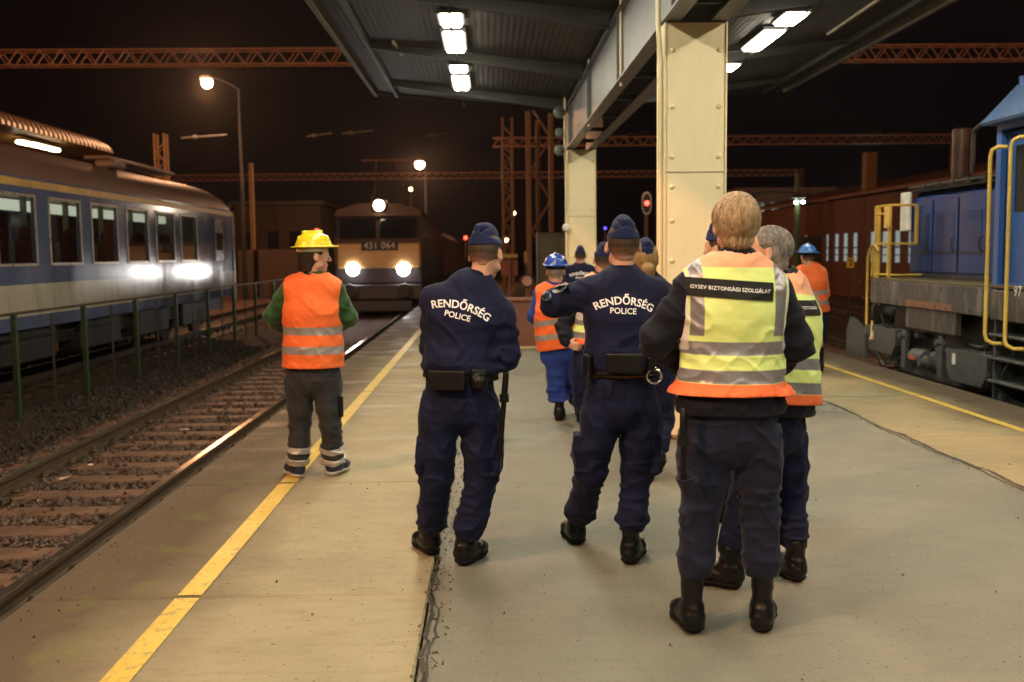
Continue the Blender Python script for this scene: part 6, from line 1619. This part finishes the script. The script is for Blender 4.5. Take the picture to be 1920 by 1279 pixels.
# --- worker with the yellow helmet
Y = 7.08
j = joints(Y, dict(pelvis=(588, 702), chest=(586, 592), neck=(589, 524), head=(590, 481, .0), shl=(546, 542), shr=(628, 545), ell=(512, 592, .03), elr=(652, 596, .03),
    wrl=(545, 618, .26), wrr=(612, 622, .24), hpl=(562, 725), hpr=(611, 725), knl=(562, 800, .03), knr=(620, 800, .02)))
feet(j, 'l', (566, 899), (540, 886)); feet(j, 'r', (616, 895), (656, 878))
Ap = make_person(dict(j=j, base=base_of(j), right=tilt(1), sright=tilt(1), label='worker in a yellow helmet and plain orange hi-vis vest standing by the left platform edge',
    h=.010, seed=5, face=True, trousers=M['grey_tr'], top=M['green'], top_name='sweater', legw=(.098, .078, .072, .072), hipw=.20, ankle_tape=True, cuff=-.02, shoe=True, wrk=.9, hyaw=-1.15, hpitch=-.05,
    helmet=M['helmet_yellow'], bandmat=paint('worn helmet strap', (.6, .5, .3), .6), jacket=dict(w=(.200, .192, .20, .15), d=(.15, .14, .13, .09), sleeve=(.070, .064, .048), hem=.10, collar=False),
    vest=dict(mat=M['vest_orange'], hem=.055, grow=.020, flare=.004), hair=dict(mat=M['hair_dark'], t=.008, rough=.003, nape=-.13, long=True),
    bootmat=paint('dark blue sports shoe', (.016, .024, .05), .5, var=.4, scale=30, bump=.3), solemat=paint('pale shoe sole', (.55, .54, .52), .6)))
# --- worker with the blue helmet walking away
Y = 9.4
j = joints(Y, dict(pelvis=(1049, 662), chest=(1037, 590), neck=(1040, 538), head=(1042, 510), shl=(1013, 552), shr=(1066, 552), ell=(1001, 594, .0), elr=(1080, 598, .05),
    wrl=(1018, 618, .24), wrr=(1075, 632, .22), hpl=(1043, 680), hpr=(1066, 680, .03), knl=(1043, 725, .0), knr=(1082, 730, .10)))
feet(j, 'l', (1048, 791), (1053, 778)); feet(j, 'r', (1086, 782), (1090, 770))
Fp = make_person(dict(j=j, base=base_of(j), right=tilt(0), label='worker in a dark blue helmet and orange vest walking away in bright blue overalls', h=.012, seed=6, trousers=M['royal'], top=M['royal'],
    legw=(.100, .092, .088, .088), hipw=.18, cuff=.08, wrk=1.1, helmet=M['helmet_blue'], near=False, jacket=dict(w=(.18, .18, .19, .14), sleeve=(.062, .056, .045), hem=.06),
    vest=dict(mat=M['vest_orange'], hem=.05, grow=.020, flare=.012), hair=dict(mat=M['hair_grey'], t=.003)))
# --- officer far away by the second column
Y = 14.4
j = joints(Y, dict(pelvis=(1090, 578), chest=(1088, 532), neck=(1088, 499), head=(1088, 481), shl=(1068, 508), shr=(1108, 508), ell=(1062, 542), elr=(1116, 542),
    wrl=(1068, 570, .1), wrr=(1110, 570, .1), hpl=(1082, 590), hpr=(1098, 590), knl=(1082, 630), knr=(1098, 630)))
feet(j, 'l', (1083, 682), (1082, 670)); feet(j, 'r', (1098, 682), (1099, 670))
Gp = make_person(dict(j=j, base=base_of(j), right=tilt(0), label='farthest police officer, standing in front of the second cream column', group=BW['label'], h=.014, seed=7, near=False,
    trousers=M['navy_tr'], top=M['navy'], cap=True, jacket=dict(w=(.18, .175, .185, .14), hem=.1), hair=dict(mat=M['hair_brown'], t=.003)))
# --- officer with hand on hip behind the middle officer
Y = 8.55
j = joints(Y, dict(pelvis=(1112, 668), chest=(1120, 585), neck=(1130, 521), head=(1131, 489), shl=(1096, 542), shr=(1160, 540), ell=(1056, 612, .0), elr=(1168, 600),
    wrl=(1062, 643, -.10), wrr=(1150, 650, .15), hpl=(1096, 690), hpr=(1132, 690), knl=(1092, 750, .05), knr=(1135, 750)))
feet(j, 'l', (1090, 795), (1092, 785)); feet(j, 'r', (1147, 820), (1152, 805))
Hp = make_person(dict(j=j, base=base_of(j), right=tilt(0), label='police officer with a hand on his hip, mostly hidden behind the middle officer', group=BW['label'], h=.011, seed=8, near=False,
    trousers=M['navy_tr'], top=M['navy_dark'], cap=True, hdl=(.92, -.05, -.35), hnl=(0, 1, 0), curl=.3, hflip=True, jacket=dict(w=(.185, .18, .19, .14), sleeve=(.066, .064, .045), hem=.08),
    vest=dict(mat=M['vest_yellow'], hem=.10, grow=.016), hair=dict(mat=M['hair_dark'], t=.004)))
# --- policewoman walking
Y = 6.95
j = joints(Y, dict(pelvis=(1224, 672), chest=(1220, 590), neck=(1216, 525), head=(1210, 489), shl=(1186, 548), shr=(1250, 552), ell=(1180, 612), elr=(1258, 620),
    wrl=(1190, 660, .15), wrr=(1252, 665, .12), hpl=(1208, 700), hpr=(1240, 700), knl=(1205, 775, .12), knr=(1243, 785, .05)))
feet(j, 'l', (1195, 868), (1192, 850))
j['anr'] = np.array(at(1233, 852, 6.82)); j['tor'] = j['anr']+V3(-.02, .17, -.05)
Ip = make_person(dict(j=j, base=base_of(j), right=tilt(0), label='policewoman with fair hair tied back walking away, one boot lifted off the ground', group=BW['label'], h=.010, seed=9,
    trousers=M['navy_tr'], top=M['navy'], cap=True, legw=(.098, .082, .070, .07), pitr=.62, lift=0, jacket=dict(w=(.17, .155, .17, .125), d=(.12, .12, .115, .08), sleeve=(.06, .053, .043), hem=.10),
    cuff=.02, hair=dict(mat=M['hair_fair'], t=.012, rough=.003, nape=-.085, long=True)))
F = Field(Ip['_H']['c']-.2, Ip['_H']['c']+.14, .005); Hc = Ip['_H']; q = Hc['c']-Hc['f']*.11-Hc['u']*.055
F.ball(q, (.050, .040, .045)); F.seg(q-Hc['u']*.02, q-Hc['u']*.075-Hc['f']*.005, .036, .022, Hc['r'], .02); F.displace(lambda G: .0035*vnoise(G*np.array([60, 60, 22])))
fmesh(F, 'hair_bun', M['hair_fair'], Ip['_root'], 1)
# --- officer partly hidden by the near column
Y = 9.9
j = joints(Y, dict(pelvis=(1255, 650), chest=(1252, 580), neck=(1249, 512), head=(1245, 487), shl=(1226, 530), shr=(1278, 530), ell=(1222, 585), elr=(1284, 585),
    wrl=(1230, 630, .1), wrr=(1276, 630, .1), hpl=(1243, 668), hpr=(1266, 668), knl=(1243, 715), knr=(1266, 715)))
feet(j, 'l', (1243, 775), (1242, 762)); feet(j, 'r', (1266, 775), (1268, 762))
Jp = make_person(dict(j=j, base=base_of(j), right=tilt(0), label='police officer almost wholly hidden behind the left edge of the near cream column', group=BW['label'], h=.014, seed=10, near=False,
    trousers=M['navy_tr'], top=M['navy'], cap=True, hyaw=.3, jacket=dict(w=(.18, .175, .185, .14), hem=.1), hair=dict(mat=M['hair_dark'], t=.003)))
# --- officer behind the blond guard's head
Y = 5.75
j = joints(Y, dict(pelvis=(1362, 718), chest=(1360, 605), neck=(1358, 522), head=(1353, 468), shl=(1318, 552), shr=(1402, 552), ell=(1312, 622), elr=(1410, 622),
    wrl=(1330, 680, .15), wrr=(1392, 680, .15), hpl=(1345, 745), hpr=(1385, 745), knl=(1352, 850), knr=(1385, 850)))
feet(j, 'l', (1358, 985), (1356, 960)); feet(j, 'r', (1384, 985), (1388, 960))
Kp = make_person(dict(j=j, base=base_of(j), right=tilt(0), label='police officer whose cap and cheek just show left of the blond guard\'s head', group=BW['label'], h=.010, seed=11,
    trousers=M['navy_tr'], top=M['navy'], cap=True, hyaw=.75, legw=(.095, .08, .07, .075), jacket=dict(w=(.18, .175, .185, .14), hem=.1), hair=dict(mat=M['hair_brown'], t=.003)))
# --- worker at the right edge of the platform
Y = 13.0
j = joints(Y, dict(pelvis=(1526, 592), chest=(1521, 535), neck=(1517, 500), head=(1514, 482), shl=(1500, 512), shr=(1541, 512), ell=(1495, 545, .05), elr=(1547, 552),
    wrl=(1505, 565, .2), wrr=(1538, 575, .2), hpl=(1517, 603), hpr=(1534, 603), knl=(1522, 643), knr=(1536, 640)))
feet(j, 'l', (1527, 692), (1522, 682)); feet(j, 'r', (1538, 698), (1534, 688))
Lp = make_person(dict(j=j, base=base_of(j), right=tilt(0), label='worker in a sky blue helmet and orange vest at the right platform edge', h=.013, seed=12, near=False,
    trousers=M['navy_tr'], top=M['vest_orange'] if False else cloth('orange shirt', (.85, .16, .03), crease=.4), cuff=.28, legw=(.105, .092, .09, .09), hipw=.18, helmet=M['helmet_sky'],
    jacket=dict(w=(.19, .18, .19, .14), sleeve=(.062, .056, .045), hem=.06, collar=False), vest=dict(mat=M['vest_orange'], hem=.04, grow=.020, flare=.01), hair=dict(mat=M['hair_dark'], t=.003)))

# ------------------------------------------------------------------ prints, patches and belt gear
def loc_at(S, px, py, Y): return Vector(at(px, py, Y))-Vector(S['_base'])
tb = bvh(Bp['_jk']); rt_, up__ = Vector(tilt(14)), Vector((math.sin(R(14)), 0, math.cos(R(14))))
stick_text(Bp, Bp['_jk'], 'police_print', 'RENDŐRSÉG', .053, loc_at(Bp, 866, 573, 4.9), rt_, up__, M['print_white'], arc=.34, tree=tb, bold=.022, spacing=1.02)
stick_text(Bp, Bp['_jk'], 'police_print', 'POLICE', .040, loc_at(Bp, 858, 592, 4.9), rt_, up__, M['print_white'], tree=tb, bold=.018)
tc_ = bvh(Cp['_jk']); rt_, up__ = Vector(tilt(3)), Vector((math.sin(R(3)), 0, math.cos(R(3))))
stick_text(Cp, Cp['_jk'], 'police_print', 'RENDŐRSÉG', .053, loc_at(Cp, 1170, 564, 4.9), rt_, up__, M['print_white'], arc=.30, tree=tc_, bold=.022, spacing=1.02)
stick_text(Cp, Cp['_jk'], 'police_print', 'POLICE', .040, loc_at(Cp, 1167, 583, 4.9), Vector((1, 0, -.05)), Vector((.05, 0, 1)), M['print_white'], tree=tc_, bold=.018)
tg = bvh(Gp['_jk'])
stick_text(Gp, Gp['_jk'], 'police_print', 'RENDŐRSÉG', .055, loc_at(Gp, 1088, 513, 14.3), (1, 0, 0), (0, 0, 1), M['print_white'], arc=.40, tree=tg, bold=.022)
stick_text(Gp, Gp['_jk'], 'police_print', 'POLICE', .040, loc_at(Gp, 1088, 521, 14.3), (1, 0, 0), (0, 0, 1), M['print_white'], tree=tg)
tv = bvh(D['_vest']); rt_, up__ = Vector(tilt(4.5)), Vector((math.sin(R(4.5)), 0, math.cos(R(4.5))))
pc_ = loc_at(D, 1375, 543, 3.9)
lab = patch(D, D['_vest'], 'back_label', .345, .074, pc_, rt_, up__, M['label_black'], off=.005, tree=tv)
def serif_label(S_, target, txt, size, centre, rr_, uu_, tr_, off, par):
    o_ = stick_text(S_, target, 'label_print', txt, size, centre, rr_, uu_, M['print_white'], off=off, tree=tr_, bold=.012, spacing=1.02); return o_
serif_label(D, D['_vest'], 'GYSEV BIZTONSÁGI SZOLGÁLAT', .0208, pc_, rt_, up__, tv, .0075, lab)
te = bvh(Ep['_vest']); re_, ue_ = Vector(tilt(2, 30)), Vector((0, 0, 1))
pe_ = loc_at(Ep, 1509, 577, 4.6)
patch(Ep, Ep['_vest'], 'back_label', .20, .070, pe_, re_, ue_, M['label_black'], off=.005, tree=te)
stick_text(Ep, Ep['_vest'], 'label_print', 'BIZTONSÁGI', .020, pe_, re_, ue_, M['print_white'], off=.0075, tree=te, bold=.012)
# sleeve badges of the middle officer
p_a = Cp['_J']['shl']*.45+Cp['_J']['ell']*.55
for (px, py, w_, h_, m_) in ((1053, 541, .085, .040, paint('pale blue badge', (.40, .50, .58), .6, bump=.2, var=.4, scale=80)), (1026, 556, .05, .055, paint('blue white badge', (.28, .33, .52), .6, bump=.2, var=.7, scale=60))):
    patch(Cp, Cp['_jk'], 'sleeve_badge', w_, h_, loc_at(Cp, px, py, 4.9), Vector((.88, 0, .47)), Vector((-.47, 0, .88)), m_, off=.003, tree=tc_, rnd='round')

def hit(S_, tree, px, py):
    o_ = O-Vector(S_['_base']); d = ray(px, py).normalized(); h_ = tree.ray_cast(o_, d); return h_[0], h_[1]
def gear(S_, tree, name, x0, x1, y0, y1, thick, mat_, par, rd=.012, tilt_=0.0, sub=None, zoff=0):
    """a pouch on the belt: rounded box standing off the cloth where the photo shows it"""
    p, n_ = hit(S_, tree, (x0+x1)/2, (y0+y1)/2)
    if p is None: return None
    a = loc_at(S_, x0, y0, p.y+S_['_base'][1]); b2 = loc_at(S_, x1, y1, p.y+S_['_base'][1]); w_, h_ = abs(b2.x-a.x), abs(a.z-b2.z)
    n_ = Vector((n_.x, n_.y, 0)).normalized(); r_ = Vector((-n_.y, n_.x, 0))
    if r_.x < 0: r_ = -r_
    u_ = Vector((0, 0, 1)); r_ = (r_*math.cos(tilt_)+u_*math.sin(tilt_)); u_ = n_.cross(r_); u_ = u_ if u_.z > 0 else -u_
    c_ = p+n_*(thick*.45+zoff)
    F = Field(np.array(c_)-max(w_, h_)*.75-.02, np.array(c_)+max(w_, h_)*.75+.02, .004)
    F.box(np.array(c_), (w_/2, thick/2, h_/2), np.array([r_, -n_, u_]), rd)
    if sub: sub(F, np.array(c_), np.array(r_), np.array(-n_), np.array(u_), w_, h_)
    return fmesh(F, name, mat_, par, 1), c_, r_, n_, u_
def flap(F, c_, r_, n_, u_, w_, h_): F.box(c_+u_*h_*.22-n_*.016, (w_/2+.002, .007, h_*.28), np.array([r_, n_, u_]), .006, .002)
class TreePair:
    def __init__(s, *os): s.t = [bvh(o) for o in os]
    def ray_cast(s, o_, d):
        best = (None, None, None, 1e9)
        for t_ in s.t:
            h_ = t_.ray_cast(o_, d)
            if h_[0] is not None and h_[3] < best[3]: best = h_
        return best
tB = TreePair(Bp['_belt'], Bp['_trs'], Bp['_jk']); tC = TreePair(Cp['_belt'], Cp['_trs'], Cp['_jk']); tD = TreePair(D['_trs'], D['_jk'])
gear(Bp, tB, 'belt_pouch', 806, 877, 694, 730, .045, M['gear'], Bp['_belt'], sub=flap)
def cuffcase(F, c_, r_, n_, u_, w_, h_): F.seg(c_-u_*h_*.18-n_*.008, c_-u_*h_*.18+n_*.012, w_*.5, w_*.5, r_, .01)
gear(Bp, tB, 'handcuff_case', 880, 912, 690, 726, .035, M['gear'], Bp['_belt'], rd=.014, sub=cuffcase)
gear(Bp, tB, 'holster', 787, 801, 688, 746, .05, M['gear'], Bp['_belt'], rd=.015)
g_ = gear(Bp, tB, 'holster_grip', 782, 792, 682, 702, .03, M['chrome'], Bp['_belt'], rd=.008, zoff=.02)
gear(Cp, tC, 'belt_pouch', 1138, 1206, 662, 699, .045, M['gear'], Cp['_belt'], sub=flap)
gear(Cp, tC, 'handcuff_strap', 1208, 1226, 668, 694, .03, M['gear'], Cp['_belt'], rd=.01)
gear(Cp, tC, 'key_pouch', 1099, 1117, 664, 708, .045, M['gear'], Cp['_belt'], rd=.012)
p, n_ = hit(Cp, tC, 1217, 700)
if p is not None:
    b = MB(); c_ = p+Vector((n_.x, n_.y, 0)).normalized()*.035; rr_ = .036; rv = Vector((1, 0, 0)); 
    b.tube([(c_.x+rr_*math.cos(t_), c_.y-.004*math.sin(t_*3), c_.z-.012+rr_*math.sin(t_)) for t_ in np.linspace(-4.4, 1.2, 26)], .0065, 8); b.box(c_.x-.012, c_.x+.012, c_.y-.006, c_.y+.006, c_.z+.016, c_.z+.034, .003)
    b.build('handcuffs', M['chrome'], Cp['_belt'])
# key cord
b = MB(); q0, q1 = loc_at(Cp, 1105, 700, 4.84), loc_at(Cp, 1098, 752, 4.84)
b.tube([q0, q0*.7+q1*.3+Vector((-.012, -.01, 0)), q0*.35+q1*.65+Vector((.01, -.01, 0)), q1], .0035, 6); b.build('key_cord', M['gear'], Cp['_belt'])
# batons
def baton(S_, x0, y0, x1, y1, Y, par, r_=.0155, belt_clip=True):
    a, c_ = loc_at(S_, x0, y0, Y), loc_at(S_, x1, y1, Y); b = MB(); d = (c_-a).normalized()
    b.tube([a, a+d*.005, a+d*.12, a+d*.125, c_-d*.006, c_], [r_*.7, r_, r_*1.05, r_*.85, r_*.85, r_*.6], 14)
    bo = b.build('baton', M['gear'], par)
    b = MB(); m_ = a+d*.13
    b.tube([m_+Vector((0, 0, .02)), m_-Vector((0, 0, .02))], r_*1.5, 14); b.build('baton_loop', M['nylon'], bo)
    return bo
baton(Bp, 949, 698, 937, 857, 4.93, Bp['_belt'])
baton(D, 1281, 765, 1281, 900, 3.90, D['_jk'], r_=.014)
b = MB(); q0 = loc_at(D, 1281, 903, 3.9)
b.add([q0+Vector((-.03, -.01, .012)), q0+Vector((.0, -.018, -.012)), q0+Vector((.05, -.01, .016)), q0+Vector((.005, -.018, .004)), q0+Vector((-.03, -.003, .012)), q0+Vector((.0, -.008, -.012)), q0+Vector((.05, .0, .016)), q0+Vector((.005, -.008, .004))],
      [(0, 1, 2, 3), (4, 7, 6, 5), (0, 4, 5, 1), (1, 5, 6, 2), (2, 6, 7, 3), (3, 7, 4, 0)]); b.build('pocket_flap', M['navy_slate'], D['_trs'])
# black phone pouch on the worker's trousers
tA = TreePair(Ap['_trs'])
gear(Ap, tA, 'phone_pouch', 631, 641, 742, 782, .03, M['gear'], Ap['_trs'], rd=.008)
# ------------------------------------------------------------------ thin even volume over the whole scene, added to give the lamps halos
b = MB(); b.box(-700, 700, -350, 1600, GR-1, 40); hz_ = b.build('halo_haze', bpy.data.materials.new('halo_haze')); hz_['kind'] = 'stuff'
m_ = hz_.data.materials[0]; m_.use_nodes = True; nt_ = m_.node_tree; nt_.nodes.clear(); o_ = nt_.nodes.new('ShaderNodeOutputMaterial'); v_ = nt_.nodes.new('ShaderNodeVolumePrincipled')
v_.inputs['Color'].default_value = (.9, .85, .8, 1); v_.inputs['Density'].default_value = .0002; v_.inputs['Anisotropy'].default_value = .85; nt_.links.new(v_.outputs[0], o_.inputs['Volume'])
